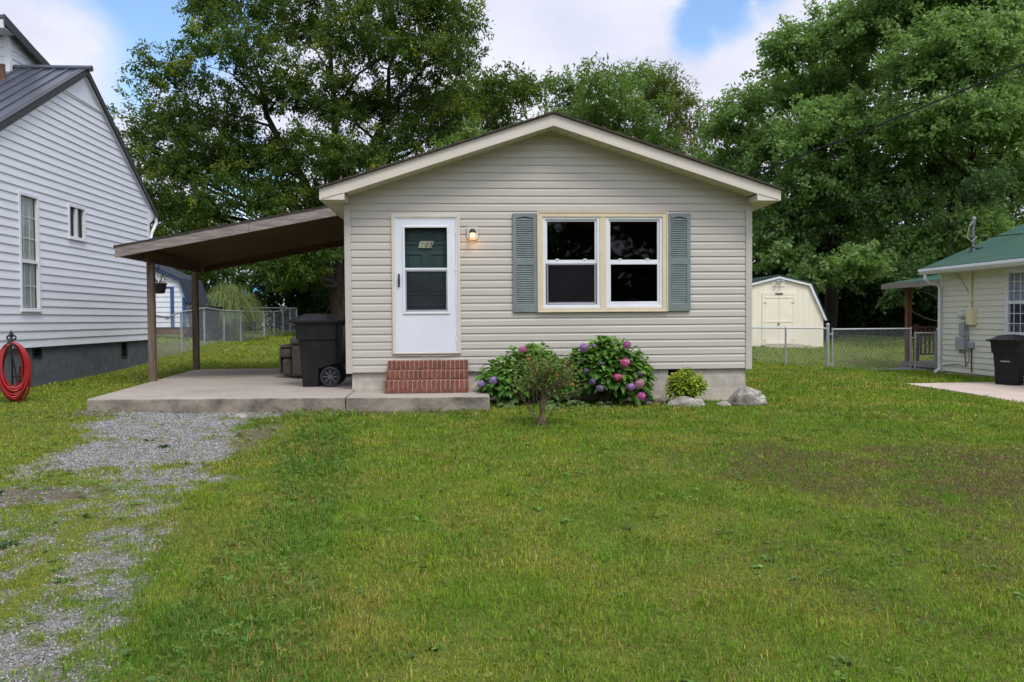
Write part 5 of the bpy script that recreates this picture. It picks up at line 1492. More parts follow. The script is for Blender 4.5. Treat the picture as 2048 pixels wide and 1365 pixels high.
    # electrical service
    mb = MB(); mb.tube([(CX - .05, 17.47, 1.40), (CX - .05, 17.47, 2.30)], .032, 10)
    for z in (1.6, 2.0): mb.box(CX - .09, CX, 17.42, 17.52, z - .015, z + .015)
    mb.build('conduit', M_ytrim, chouse)
    mb = MB(); mb.box(CX - .13, CX - .005, 17.30, 17.52, 1.08, 1.46); mb.build('meter_box', M_ytrim, chouse, bevel=.008)
    mb = MB(); mb.box(CX - .11, CX - .005, 17.523, 17.72, 1.20, 1.42); mb.lathe([(.09, 0), (.09, -.03), (.075, -.05), (.072, -.10), (.05, -.12), (.01, -.122)], 20, (CX - .11, 17.62, 1.30), 'x'); mb.build('meter', mat('pale_meter', (.55, .55, .50), (.40, .41, .40), 10, .3, .5), chouse)
    for (y0_, y1_, z0_, z1_, x) in ((17.64, 17.82, .82, 1.14, .10), (17.60, 17.92, .50, .80, .12), (17.35, 17.52, .55, .70, .09)):
        mb = MB(); mb.box(CX - x, CX - .005, y0_, y1_, z0_, z1_); mb.build('utility_box', M_ubox, chouse, bevel=.015)
    mb = MB(); mb.tube([(CX - .04, 17.44, .55), (CX - .04, 17.43, .0)], .014, 6); mb.build('wire', M_black, chouse)
    mb = MB(); mb.tube([(CX - .05, 17.56, 1.1), (CX - .04, 17.55, .8), (CX - .05, 17.50, .3), (CX - .04, 17.62, .12), (CX - .04, 18.0, .16), (CX - .04, 18.5, .10)], .008, 5); mb.build('wire', M_black, chouse)
    mb = MB(); mb.tube([(CX - .05, 17.8, .5), (CX - .10, 17.78, .44), (CX - .05, 17.66, .46), (CX - .04, 17.64, .14)], .010, 5); mb.build('wire', M_black, chouse)
    mb = MB(); mb.tube([(CX - .03, 17.5, 1.75), (CX - .04, 17.8, 2.1), (CX - .04, 18.05, 2.3)], .005, 5); mb.build('wire', M_black, chouse)
    # service mast through the roof
    mxp = (12.02, 18.1)
    mz = ez + k * (mxp[0] - ex)
    mb = MB(); mb.lathe([(.12, -.04), (.09, .02), (.055, .09), (.05, .13)], 14, (*mxp, mz)); mb.build('roof_boot', M_black, chouse)
    mb = MB(); mb.tube([(*mxp, mz), (*mxp, mz + .62)], .026, 10); mb.lathe([(.06, 0), (.06, .03)], 12, (*mxp, mz + .36)); mb.build('service_mast', M_galv, chouse)
    mb = MB(); mb.tube([(mxp[0], mxp[1], mz + .62), (mxp[0], mxp[1], mz + .74), (mxp[0] - .01, mxp[1] - .04, mz + .79), (mxp[0] - .04, mxp[1] - .10, mz + .74)], [.040, .050, .048, .03], 12); mb.build('weatherhead', M_galv, chouse)
    mb = MB()
    mb.tube([(mxp[0] - .04, mxp[1] - .10, mz + .74), (mxp[0] - .14, mxp[1] - .08, mz + .62), (mxp[0] - .16, mxp[1], mz + .35), (mxp[0] - .06, mxp[1] - .05, mz + .24), (mxp[0] + .05, mxp[1] - .06, mz + .36)], .011, 6)
    mb.build('drip_loop', mat('pale_cable', (.45, .43, .38), None, 5, .6), chouse)
    # rear porch
    mb = MB()
    px0, px1 = 12.45, 14.6
    mb.prism([(px0, 2.22), (px1, 2.56), (px1, 2.585), (px0, 2.245)], 'y', 18.9, 22.9); mb.build('porch_roof', M_groof, chouse)
    mb = MB(); mb.prism([(px0 - .02, 2.12), (px1, 2.46), (px1, 2.56), (px0 - .02, 2.22)], 'y', 18.86, 18.9); mb.prism([(px0 - .02, 2.08), (px1, 2.42), (px1, 2.56), (px0 - .02, 2.22)], 'y', 22.9, 22.95)
    for i in range(8): mb.prism([(px0, 2.14), (px1, 2.48), (px1, 2.555), (px0, 2.215)], 'y', 19.2 + i * .5, 19.25 + i * .5)
    mb.box(px0 - .03, px0 + .0, 18.86, 22.95, 2.09, 2.235); mb.build('porch_beam', M_gwood, chouse)
    M_red = mat('cedar_post', (.20, .085, .045), (.12, .055, .035), 5, .85, .2, stretch=(6, 6, .6))
    for (x, y) in ((12.94, 22.45), (12.94, 19.2)):
        if y < 20: continue
        mb = MB(); mb.box(x, x + .14, y, y + .14, -.5, 2.16); mb.build('porch_post', M_red, chouse, bevel=.008)
    mb = MB(); zd = -.02
    for i in range(18): mb.box(12.9, 16.5, 19.6 + i * .17, 19.6 + i * .17 + .16, zd - .04, zd)
    mb.box(12.88, 12.92, 19.6, 22.7, zd - .2, zd - .04); mb.build('porch_deck', M_gwood, chouse)
    mb = MB()
    for i in range(3): mb.box(12.3 - .0 + .2 * i, 12.62 + .2 * i, 20.8, 22.3, -.30 + .09 * i, -.26 + .09 * i)
    mb.build('porch_step', M_gwood, chouse)
    mb = MB()
    for y in (21.3, 22.5):
        mb.box(13.3, 16, y - .03, y + .03, .93, .99); mb.box(13.3, 16, y - .02, y + .02, .15, .20)
        x = 13.36
        while x < 16: mb.box(x, x + .05, y - .02, y + .02, .2, .93); x += .13
    mb.box(13.24, 13.36, 21.24, 21.36, -.2, 1.05); mb.box(13.18, 13.30, 22.44, 22.56, -.2, 1.05); mb.bar((12.96, 22.5, .95), (13.3, 22.5, .96), .1, .05)
    mb.build('porch_railing', M_bwood, chouse)
cream_house()
dp = [(8.92, 0), (8.84, 6), (8.82, 12.0), (8.95, 13.7), (8.92, 15.55), (11.35, 15.72), (11.5, 0)]
mb = MB()
vs = [(x, y, g1(x, y) + .035) for x, y in dp]; n = len(vs)
pts = []
# slab in strips that follow the fall of the ground
ysl = [0, 4, 8, 10, 12, 13.7, 15.0, 15.6]
lx = [8.9, 8.86, 8.83, 8.82, 8.82, 8.95, 8.93, 8.92]
top = [-.17, -.16, -.12, -.10, -.085, -.075, -.07, -.068]
V = []
for a, b, c in zip(ysl, lx, top): V += [(b, a, c), (11.42, a, c), (b, a, c - .15), (11.42, a, c - .15)]
F = []
for i in range(len(ysl) - 1):
    q = i * 4; F += [(q, q + 1, q + 5, q + 4), (q, q + 4, q + 6, q + 2), (q + 1, q + 3, q + 7, q + 5)]
q = (len(ysl) - 1) * 4; F += [(q, q + 1, q + 3, q + 2), (0, 2, 3, 1)]
mb.add(V, F)
tag(mb.build('driveway', M_pink), 'pale pinkish concrete driveway beside the cream house', 'driveway', kind='structure')

# ================================================================== SHEDS
M_shy = mat('pale_yellow_paint', (.79, .74, .60), (.73, .68, .54), 2.5, .6, .3)
M_shyr = mat('dark_green_shingle', (.035, .06, .048), (.02, .035, .03), 14, .95, .1, bump=.4, bscale=90)
def gambrel(cx, y0, y1, zb, pts):
    """half outline (dx, z) from eave to peak -> closed outline"""
    L_ = [(cx - dx, z) for dx, z in pts]; R_ = [(cx + dx, z) for dx, z in pts[::-1]][1:]
    return L_ + R_
ysh = thing('garden_shed', 'pale yellow barn roofed garden shed with double doors and a plank ramp', 'shed', (10.945, 28.5, .25))
def yellow_shed():
    cx, y0, y1, zb = 10.945, 27.0, 30.4, .22
    out_ = [(1.60, zb), (1.60, 1.25), (1.08, 2.40), (0, 2.66)]
    o = gambrel(cx, y0, y1, zb, out_)
    mb = MB(); mb.prism(o, 'y', y0, y1)
    for i in range(16):
        x = cx - 1.5 + i * .2
        h = 2.66 - abs(x - cx) * .24 if abs(x - cx) < 1.08 else 2.4 - (abs(x - cx) - 1.08) * 2.2
        mb.box(x - .006, x + .006, y0 - .006, y0 - .002, zb, h - .06)
    mb.build('wall', M_shy, ysh)
    rp = [(1.70, 1.16), (1.13, 2.43), (0, 2.70)]
    rin = gambrel(cx, 0, 0, 0, rp); rout = gambrel(cx, 0, 0, 0, [(1.74, 1.17), (1.15, 2.48), (0, 2.755)])
    mb = MB(); mb.prism(rin + rout[::-1], 'y', y0 - .10, y1 + .1); mb.build('roof', M_shyr, ysh)
    tin = gambrel(cx, 0, 0, 0, [(1.63, 1.16), (1.07, 2.36), (0, 2.62)])
    mb = MB(); mb.prism(tin + gambrel(cx, 0, 0, 0, rp)[::-1], 'y', y0 - .09, y0 - .005); mb.build('roof_trim', M_wtrim, ysh)
    mb = MB(); frame(mb, cx - .58, cx + .60, .32, 2.14, .09, y0 - .03, y0 - .008, wb=.01); mb.build('door_trim', M_shy, ysh)
    for (a, b) in ((cx - .485, cx + .006), (cx + .014, cx + .505)):
        mb = MB(); mb.box(a, b, y0 - .03, y0 - .008, .34, 2.04)
        for z in (.36, 1.1, 1.94): mb.box(a + .002, b - .002, y0 - .042, y0 - .031, z, z + .07)
        d = mb.build('door', M_shy, ysh, bevel=.004)
        mb = MB()
        for z in (.5, 1.8): mb.box((a if a < cx - .1 else b) - .06, (a if a < cx - .1 else b) + .06, y0 - .05, y0 - .043, z - .02, z + .02)
        mb.build('hinge', M_ytrim, d)
        if a < cx - .1:
            mb = MB(); mb.box(b - .05, b + .02, y0 - .07, y0 - .043, 1.04, 1.07); mb.build('handle', M_black, d)
    mb = MB(); mb.box(cx - .12, cx + .14, y0 - .05, y0 - .006, 2.065, 2.125); mb.build('door_latch_plate', mat('brown_plaque', (.10, .075, .06), (.2, .16, .13), 40, .7), ysh)
    mb = MB(); mb.box(cx - .22, cx + .22, y0 - .02, y0 - .006, 2.34, 2.50); mb.build('gable_vent', M_shy, ysh)
    mb = MB(); mb.lathe([(.05, 0), (.05, -.03), (.02, -.05)], 12, (cx, y0 - .02, 2.55), 'y')
    for s in (-1, 1): mb.tube([(cx, y0 - .06, 2.55), (cx + s * .08, y0 - .12, 2.53)], .03, 8); mb.lathe([(.03, 0), (.055, -.10)], 12, (cx + s * .09, y0 - .1, 2.52), 'y')
    mb.build('floodlight', M_ubox, ysh)
    mb = MB()
    for i in range(14):
        x0 = cx - .62 + i * .1; s0 = 1.32 + .0
        xa = cx + (x0 - cx) * 1.0; xb = cx + .25 + (x0 - cx) * 1.28
        mb.add([(xa, y0 - .05, .34), (xa + .092, y0 - .05, .34), (xb + .118, y0 - 1.15, .17), (xb, y0 - 1.15, .17), (xa, y0 - .05, .29), (xa + .092, y0 - .05, .29), (xb + .118, y0 - 1.15, .12), (xb, y0 - 1.15, .12)], [(3, 2, 1, 0), (4, 5, 6, 7), (0, 1, 5, 4), (1, 2, 6, 5), (2, 3, 7, 6), (3, 0, 4, 7)])
    mb.build('ramp', mat('ramp_planks', (.34, .29, .22), (.24, .20, .16), 6, .9), ysh)
    mb = MB(); mb.box(cx - 1.55, cx + 1.55, y0 + .05, y1, -.2, .215); mb.build('skid', M_black, ysh)
yellow_shed()
M_blue = mat('blue_paint', (.04, .10, .25), (.035, .085, .21), 4, .5, .4)
bsh = thing('barn_shed', 'white barn shed with blue trim seen beneath the carport beam', 'shed', (-10.2, 26.5, 1.1))
def blue_shed():
    cx, y0, y1, zb = -10.2, 25.0, 26.7, 1.12
    mb = MB()
    def xl(z):
        h = 1.78 if z < 2.08 else (1.78 - (z - 2.08) * .42 if z < 2.50 else 1.60 - (z - 2.50) * 2.1)
        return (cx - max(h, 0), cx + max(h, 0))
    siding(mb, lambda u, z, o: (u, y0 - o, z), zb, 3.20, xl, .155, LAP)
    siding(mb, lambda u, z, o: (cx + 1.76 + o, y0 + u, z), zb, 2.1, lambda z: (0, 1.7), .155, LAP)
    mb.box(cx - 1.75, cx + 1.74, y1 - .1, y1, zb, 2.1)
    mb.build('wall', mat('white_shed_siding', (.74, .76, .80), (.68, .70, .74), 3, .5), bsh)
    rin = gambrel(cx, 0, 0, 0, [(1.90, 1.86), (1.66, 2.56), (0, 3.36)]); rout = gambrel(cx, 0, 0, 0, [(1.95, 1.86), (1.70, 2.60), (0, 3.42)])
    mb = MB(); mb.prism(rin + rout[::-1], 'y', y0 - .14, y1 + .1); mb.build('roof', mat('dark_slate_shingle', (.045, .055, .075), (.03, .035, .045), 12, .9, .2, bump=.3), bsh)
    mb = MB(); mb.prism(gambrel(cx, 0, 0, 0, [(1.86, 1.86), (1.62, 2.53), (0, 3.31)]) + rin[::-1], 'y', y0 - .13, y0 - .06); mb.build('roof_trim', M_blue, bsh)
    mb = MB(); mb.box(cx + 1.69, cx + 1.79, y0 - .03, y0 + .03, zb, 2.02); mb.build('corner_trim', M_blue, bsh)
    mb = MB(); mb.box(cx + 1.34, cx + 1.45, y0 - .035, y0 - .022, zb, 2.36); mb.box(cx - .2, cx + 1.34, y0 - .035, y0 - .022, 2.31, 2.36); mb.box(cx - .31, cx - .2, y0 - .035, y0 - .022, zb, 2.36); mb.build('door_trim', M_blue, bsh)
    mb = MB(); mb.box(cx + 1.18, cx + 1.30, y0 - .06, y0 - .022, 1.42, 1.46); mb.build('door_handle', M_black, bsh)
    mb = MB(); mb.box(cx - 1.8, cx + 1.8, y0 + .02, y0 + .14, .9, zb - .003); mb.box(cx + 1.66, cx + 1.78, y0 + .14, y1, .8, zb - .003); mb.build('skid', M_bwood, bsh)
blue_shed()

# ================================================================== CHAIN LINK
M_wire = mat('galvanised_wire', (.40, .42, .44), (.32, .34, .36), 10, .45, .5, metal=.35)
def chain(mb, pts, step=.082, r=.0024):
    """pts: (x, y, bottom z, top z) along the run; two families of slanted wires, kinked at every post"""
    P = np.array(pts, float); s = np.concatenate([[0], np.cumsum(np.hypot(np.diff(P[:, 0]), np.diff(P[:, 1])))]); L_ = s[-1]
    H = float(np.mean(P[:, 3] - P[:, 2]))
    def at(u, v):
        x = np.interp(u, s, P[:, 0]); y = np.interp(u, s, P[:, 1]); b = np.interp(u, s, P[:, 2]); t = np.interp(u, s, P[:, 3])
        return (x, y, b + (t - b) * v)
    k = -H
    while k < L_ + H:
        for sg in (1, -1):
            u0, u1 = (k, k + H) if sg > 0 else (k + H, k)
            # clip to the run
            v0, v1 = 0.0, 1.0
            def cl(u_lim):
                return (u_lim - u0) / (u1 - u0)
            if min(u0, u1) > L_ or max(u0, u1) < 0: continue
            ta, tb = sorted((cl(0), cl(L_)))
            v0, v1 = max(v0, ta), min(v1, tb)
            if v1 - v0 < .02: continue
            n = 3
            q = [at(u0 + (u1 - u0) * (v0 + (v1 - v0) * i / n), v0 + (v1 - v0) * i / n) for i in range(n + 1)]
            mb.tube(q, r, 3, cap=False)
        k += step
fl = thing('chain_link_fence', 'grey chain link fence with wavy top rail running back past the left lawn', 'fence', (-7.4, 25, .5))
FLp = [(-7.4, 19.5, .28, 1.46), (-7.4, 20.6, .30, 1.40), (-7.4, 21.7, .33, 1.55), (-7.4, 23.6, .48, 1.68), (-7.4, 25.5, .50, 1.62), (-7.4, 27.4, .50, 1.62), (-7.4, 29.0, .52, 1.63), (-7.4, 30.6, .54, 1.64), (-7.4, 32.2, .62, 1.66), (-7.4, 33.8, .68, 1.72), (-7.4, 35.2, .73, 1.80), (-7.4, 36.6, .78, 1.845)]
mb = MB(); chain(mb, FLp, .085, .0015); chain(mb, [(-7.4, 36.6, .78, 1.845), (-9.5, 37.2, .9, 1.9), (-12, 37.6, 1.1, 2.0)], .11, .0015); mb.build('chain_mesh', M_wire, fl)
mb = MB(); mb.tube([(x, y, t) for x, y, b, t in FLp] + [(-9.5, 37.2, 1.9), (-12, 37.6, 2.0)], .021, 7); mb.build('top_rail', M_wire, fl)
for (x, y, b, t) in FLp[2:] + [(-9.5, 37.2, .9, 1.9)]:
    mb = MB(); mb.tube([(x - .03, y, b - .3), (x - .03, y, t - .02)], .026 if y < 36 else .035, 8); mb.build('post', M_wire, fl)
fr_ = thing('chain_link_fence', 'short chain link fence run between the bungalow corner and the wide gate', 'fence', (8.3, 20, .1))
FRp = [(5.6, 20, .25, 1.06), (7.36, 20, .165, 1.03), (8.30, 20, .085, 1.01), (9.40, 20, -.05, .99)]
mb = MB(); chain(mb, FRp, .07, .0019); mb.build('chain_mesh', M_wire, fr_)
mb = MB(); mb.tube([(x, y, t) for x, y, b, t in FRp], .020, 8); mb.build('top_rail', M_wire, fr_)
for (x, r, t) in ((7.36, .024, 1.02), (8.30, .026, 1.0), (9.41, .042, 1.07), (12.36, .042, .93)):
    mb = MB(); z = g1(x, 20); mb.tube([(x, 20, z - .3), (x, 20, t)], r, 10); mb.lathe([(r * 1.15, 0), (r * 1.1, .03), (r * .5, .055), (.004, .06)], 10, (x, 20, t)); mb.build('post', M_wire, fr_)
def gate(label, x0, x1, z0, z1):
    g = thing('chain_link_gate', label, 'gate', ((x0 + x1) / 2, 20, z0), 'chain link gates')
    mb = MB(); r = .021
    mb.tube([(x0, 20, z0), (x1, 20, z0)], r, 8); mb.tube([(x0, 20, z1), (x1, 20, z1)], r, 8)
    for x in (x0, x1): mb.tube([(x, 20, z0 - .03), (x, 20, z1 + .04)], r, 8)
    mb.build('gate_frame', M_wire, g)
    mb = MB(); chain(mb, [(x0, 20, z0, z1), (x1, 20, z0, z1)], .085, .0034); mb.build('chain_mesh', M_wire, g)
    mb = MB()
    for z in (z0 + .15, z1 - .12):
        mb.box(x0 - .085, x0 + .02, 19.975, 20.025, z - .02, z + .02)
    mb.build('hinge', M_wire, g)
    mb = MB(); mb.tube([(x1 + .02, 19.98, z0 + .45), (x1 + .08, 19.98, z0 + .47)], .012, 6); mb.box(x1 - .02, x1 + .03, 19.96, 20.0, z0 + .40, z0 + .50); mb.build('latch', M_wire, g)
gate('wide chain link gate across the green back lawn', 9.53, 11.62, -.09, .965)
gate('narrow chain link gate beside the white downspout', 11.74, 12.28, -.22, .85)

# ================================================================== CABLES
def cable(name, label, a, b, sag, r, extra=None):
    pts = []
    for i in range(25):
        t = i / 24; p = Vector(a).lerp(Vector(b), t); p.z -= sag * 4 * t * (1 - t); pts.append(p)
    mb = MB(); mb.tube(pts, r, 6)
    o = mb.build(name, M_cab, None); tag(o, label, 'cable', 'overhead cables'); return pts
M_cab = mat('black_cable', (.010, .010, .011), None, 8, .8, .1)
cable('overhead_cable', 'thick black overhead cable rising from behind the bungalow roof', (4.75, 15, 3.72), (14.2, 15, 7.62), .12, .018)
cable('overhead_cable', 'thin cable hanging low before the dark foliage, lowest of those from the bungalow eave', (4.6, 13.4, 2.78), (14.5, 20, 3.9), .12, .004)
p_ = cable('overhead_cable', 'thin cable with pale wrap sections running from the bungalow eave', (4.6, 13.6, 2.95), (14.5, 19, 4.95), .10, .0055)
cable('overhead_cable', 'topmost black wire running from the mast on the green roof', (12.02, 18.06, 3.10), (15.5, 16.0, 3.45), .03, .011)
cable('overhead_cable', 'middle black wire running low over the green roof', (12.02, 18.06, 2.87), (15.5, 16.0, 3.23), .05, .009)
cable('overhead_cable', 'lowest black wire sagging over the green roof', (12.02, 18.06, 2.85), (15.5, 16.0, 3.12), .04, .009)

# ================================================================== HOUSES FAR BEHIND
fh = thing('far_house', 'distant pale house with a small blue awning behind the dark trees', 'house', (-14.5, 62, .9))
mb = MB(); mb.box(-18, -9.5, 60, 68, .8, 3.9); mb.build('wall', M_wtrim, fh)
mb = MB(); mb.prism([(-18.4, 3.9), (-9.1, 3.9), (-13.7, 5.6)], 'y', 59.6, 68.4); mb.build('roof', mat('pale_grey_roof', (.45, .44, .42), (.36, .35, .34), 5, .8), fh)
mb = MB(); mb.prism([(58.8, 3.15), (60, 3.75), (60, 3.85), (58.8, 3.25)], 'x', -17.0, -14.4); mb.build('awning', mat('sky_blue_awning', (.12, .30, .45), None, 3, .6), fh)
mb = MB(); mb.box(-16.4, -15.0, 59.95, 60.02, 1.4, 3.0); mb.build('window', M_dark, fh)
bh = thing('far_house', 'distant house with a red brown roof above the barn shed', 'house', (-19, 48, 1.2))
mb = MB(); mb.box(-26, -16.6, 45, 52, 1, 3.5); mb.build('wall', M_wtrim, bh)
mb = MB(); mb.prism([(-26.5, 3.35), (-16.1, 3.35), (-21.3, 5.1)], 'y', 44.6, 52.4); mb.build('roof', mat('red_brown_roof', (.22, .105, .085), (.15, .07, .06), 8, .9), bh)
# ================================================================== TREES
M_leaft = leaf_mat('tree_leaf', .48, .55, .2)
M_bark = mat('dark_bark', (.060, .048, .038), (.028, .023, .019), 6, .95, .1, stretch=(4, 4, .8), bump=.6, bscale=20, detail=9)
M_barkg = mat('grey_bark', (.12, .105, .09), (.06, .052, .045), 6, .95, .1, stretch=(4, 4, .8), bump=.6, bscale=20, detail=9)
def leaf_cloud(C_, D_, L, W, r):
    """folded leaf: a kite of four corners; C base, D direction"""
    n = len(C_)
    up = r.normal(0, .75, (n, 3)) + np.array([0, -.25, 1.0])
    side = np.cross(D_, up); side /= np.linalg.norm(side, axis=1, keepdims=True) + 1e-9
    nor = np.cross(side, D_)
    P = np.empty((n, 4, 3), np.float32)
    P[:, 0] = C_; P[:, 2] = C_ + D_ * L[:, None]
    mid = C_ + D_ * (L * .42)[:, None]
    cup = nor * (W * .22)[:, None]
    P[:, 1] = mid + side * (W / 2)[:, None] + cup; P[:, 3] = mid - side * (W / 2)[:, None] + cup
    return P
def foliage(lobes, per, seed, L, W, cols, tw=.55, leaves_per=26, squash=.98, fill=.55, young=.12, droop=.5, clump=0.0):
    r = np.random.default_rng(seed)
    Cs, Ds, Ls, Ts, tips = [], [], [], [], []
    for li, (x, y, z, R_) in enumerate(lobes):
        k = max(6, int(per * R_ ** 2))
        d = r.normal(0, 1, (k, 3)); d /= np.linalg.norm(d, axis=1, keepdims=True)
        d[:, 2] = np.where(d[:, 2] < -.35, -d[:, 2] * .6, d[:, 2]); d /= np.linalg.norm(d, axis=1, keepdims=True)
        ph = r.random((3, 1)) * 6.28
        wob = 1 + .22 * np.sin(d @ np.array([3.1, 2.2, 4.0]) * 2 + ph[0]) + .16 * np.sin(d @ np.array([-5.0, 4.4, 3.0]) * 2 + ph[1])
        rad = np.where(r.random(k) < fill, .80 + .28 * r.random(k), .30 + .55 * r.random(k)) * wob
        tip = np.array([x, y, z]) + d * (rad * R_)[:, None] * np.array([1.08, 1, squash])
        ax = d * .8 + r.normal(0, .45, (k, 3)) + np.array([0, 0, .10]); ax /= np.linalg.norm(ax, axis=1, keepdims=True)
        tips.append((np.array([x, y, z]), tip))
        m = leaves_per
        t = r.random((k, m)) ** .8
        tl = tw * (.7 + .6 * r.random((k, 1, 1)))
        off = r.normal(0, 1, (k, m, 3)) * np.array([.19, .19, .16]) * tw
        c = tip[:, None, :] + ax[:, None, :] * (t[..., None] - .5) * tl + off - np.array([0, 0, 1.0]) * droop * tw * (t[..., None] ** 2) * .5
        dd = ax[:, None, :] * .5 + r.normal(0, .62, (k, m, 3)) + np.array([0, 0, -droop]); dd /= np.linalg.norm(dd, axis=2, keepdims=True)
        tone = r.random((k, 1)) * .6 + r.random((k, m)) * .4
        yg = (r.random((k, 1)) < young) * (.35 + .65 * r.random((k, 1))) * np.ones((1, m))
        c0, c1, c2 = (np.array(q) for q in cols)
        col = c0 * (1 - tone[..., None]) + c1 * tone[..., None]; col = col * (1 - yg[..., None]) + c2 * yg[..., None]
        col = col * (.85 + .3 * r.random((k, m, 1)))
        Cs.append(c.reshape(-1, 3)); Ds.append(dd.reshape(-1, 3)); Ts.append(col.reshape(-1, 3))
    C_ = np.concatenate(Cs); D_ = np.concatenate(Ds); T = np.concatenate(Ts); n = len(C_)
    Lr = L * (.65 + .7 * r.random(n)); Wr = W * (.7 + .6 * r.random(n))
    P = leaf_cloud(C_, D_, Lr, Wr, r)
    return P.reshape(-1, 3), np.arange(n)[:, None] * 4 + np.arange(4)[None], np.repeat(T, 4, 0), tips
def bend(a, b, r, k=5, s=.08):
    a, b = Vector(a), Vector(b); L_ = (b - a).length; o = [a]
    for i in range(1, k):
        t = i / k; p = a.lerp(b, t); p += Vector((r.gauss(0, s), r.gauss(0, s), r.gauss(0, s * .6) + .25 * s * 4 * t * (1 - t))) * L_; o.append(p)
    return o + [b]
def tree(label, base, tr, lobes, seed, per=60, L=.20, W=.10, cols=None, group=None, tops=None, bark=None, twigs=7, kind='tree', dead=0, minz=0.0, **kw):
    x, y = base; z = g1(x, y)
    root = thing(kind, label, 'tree', (x, y, z), group)
    V, F, T, tips = foliage(lobes, per, seed, L, W, cols, **kw)
    np_mesh('crown', V, F, M_leaft, root, dict(tint=T))
    r = random.Random(seed); m = MB()
    zt = max(l[2] for l in lobes)
    tops = tops or [(np.mean([l[0] for l in lobes]), np.mean([l[1] for l in lobes]), zt - 1.0)]
    stems = []
    for (tx, ty, tz) in tops:
        fk = z + (tz - z) * .30; lo_ = bend((x, y, z - .2), (x + .12 * (tx - x), y + .12 * (ty - y), fk), r, 4, .006)
        p = lo_ + bend(lo_[-1], (tx, ty, tz), r, 6, .02)[1:]; k_ = len(p) - 1; q = [tr * (1 - .86 * (i / k_) ** .9) for i in range(k_ + 1)]; q[0] *= 1.25
        m.tube(p, q, 10); stems.append((p, q))
    for (c, tip) in tips:
        cv = Vector(c)
        best = None
        for p, q in stems:
            for i, s_ in enumerate(p):
                if s_.z > cv.z + .2 or s_.z < z + minz: continue
                dz = cv.z - s_.z; dh = (Vector((s_.x, s_.y, 0)) - Vector((cv.x, cv.y, 0))).length
                cost = abs(dz - .55 * dh) + .25 * dh
                if best is None or cost < best[0]: best = (cost, s_, q[i])
        if best is None: best = (0, stems[0][0][2], stems[0][1][2])
        R0 = min(best[2] * .55, .05 + .018 * (cv - best[1]).length)
        b = bend(best[1], cv, r, 5, .05); m.tube(b, [R0 * (1 - .13 * i) for i in range(6)], 6, cap=False)
        idx = list(range(len(tip))); r.shuffle(idx)
        for i in idx[:twigs]:
            e = Vector(tip[i]); s_ = b[r.choice((3, 4, 5))]
            m.tube(bend(s_, e, r, 3, .07), [R0 * .36, R0 * .26, R0 * .17, .006], 4, cap=False)
    for k in range(dead):
        c, tip = tips[r.randrange(len(tips))]; e = Vector(tip[r.randrange(len(tip))]); 
        m.tube(bend(c, e + Vector((r.uniform(-.8, .2), -.8, r.uniform(-.3, .3))), r, 4, .06), [.03, .024, .018, .012, .006], 5)
    m.build('trunk', bark or M_bark, root, smooth=True)
    return root
WAL = [(.046, .095, .020), (.086, .148, .028), (.23, .28, .045)]
MAP = [(.125, .235, .06), (.20, .33, .10), (.28, .41, .16)]
HEA = [(.085, .17, .036), (.14, .24, .06), (.24, .30, .08)]
LOC = [(.09, .13, .032), (.15, .18, .045), (.26, .25, .06)]
walnut = [(-11.7, 33.7, 11.0, 1.48), (-11.7, 32.7, 8.9, 1.33), (-8.5, 30.0, 11.0, 1.5), (-9.9, 33.2, 9.2, 1.67), (-8.6, 32.5, 13.6, 1.83), (-7.8, 35.9, 16.6, 2.25), (-7.0, 36.2, 13.7, 2.04), (-7.1, 32.5, 10.1, 1.83), (-4.8, 36.0, 15.8, 2.25), (-4.0, 32.8, 12.2, 1.85), (-2.2, 31.0, 12.7, 1.75), (-0.7, 30.5, 12.8, 1.34), (-1.3, 30.9, 11.0, 1.75), (-0.4, 35.0, 12.7, 1.21), (-4.9, 33.1, 9.7, 1.87), (-2.9, 33.7, 9.8, 1.69), (-1.1, 35.0, 10.2, 1.54), (-5.5, 31.7, 7.4, 1.59), (-7.9, 34.0, 8.0, 1.71), (-10.5, 35.1, 7.6, 1.76), (-11.0, 31.3, 6.9, 1.18), (-10.3, 31.4, 5.4, 1.18), (-8.5, 31.5, 5.6, 1.58), (-6.2, 31.5, 5.6, 1.38), (-4.1, 30.6, 7.1, 1.15), (-3.4, 35.7, 17.1, 2.24), (-5.6, 34.3, 17.2, 2.15), (0.2, 32.6, 13.0, 0.82), (-9.4, 31.2, 12.7, 0.98),
    (-3.3, 32, 7.7, 1.4), (-1.9, 32.2, 8.3, 1.2), (-4.7, 32, 6.1, 1.2), (-6.9, 32.4, 6.3, 1.4), (-.5, 32.3, 9.1, 1.0), (-9.5, 32, 7.5, 1.4), (-12.4, 32.2, 6.1, 1.0), (-11.9, 32, 8.1, 1.1),
    (-7.05, 31.0, 3.3, .95), (-5.9, 30.6, 2.95, .8), (-5.5, 30.8, 4.1, 1.0), (-8.2, 31.2, 3.6, .9), (-6.4, 31.4, 4.3, 1.2), (-4.9, 35.0, 3.7, .9)]
tree('huge spreading dark green tree towering over the carport', (-5.0, 33.5), .34, walnut, 1, per=38, L=.165, W=.07, cols=WAL, tops=[(-5.4, 33.4, 14.5), (-2.2, 33.0, 13.0), (-8.6, 33.2, 12.5)], twigs=9, young=.11, leaves_per=50, tw=.58, minz=3.4)
dark = [(2.0, 34.9, 11.1, 1.09), (1.2, 38.9, 11.2, 1.22), (3.0, 38.6, 11.8, 0.92), (0.3, 39.3, 12.0, 1.23), (1.8, 36.8, 9.7, 1.27), (3.3, 37.8, 12.0, 0.59), (0.0, 37.9, 9.5, 1.19)]
tree('smaller dark tree right of the huge tree, above the left roof slope', (1.6, 37.4), .2, dark, 2, per=62, L=.20, W=.08, cols=WAL, leaves_per=26, tw=.6)
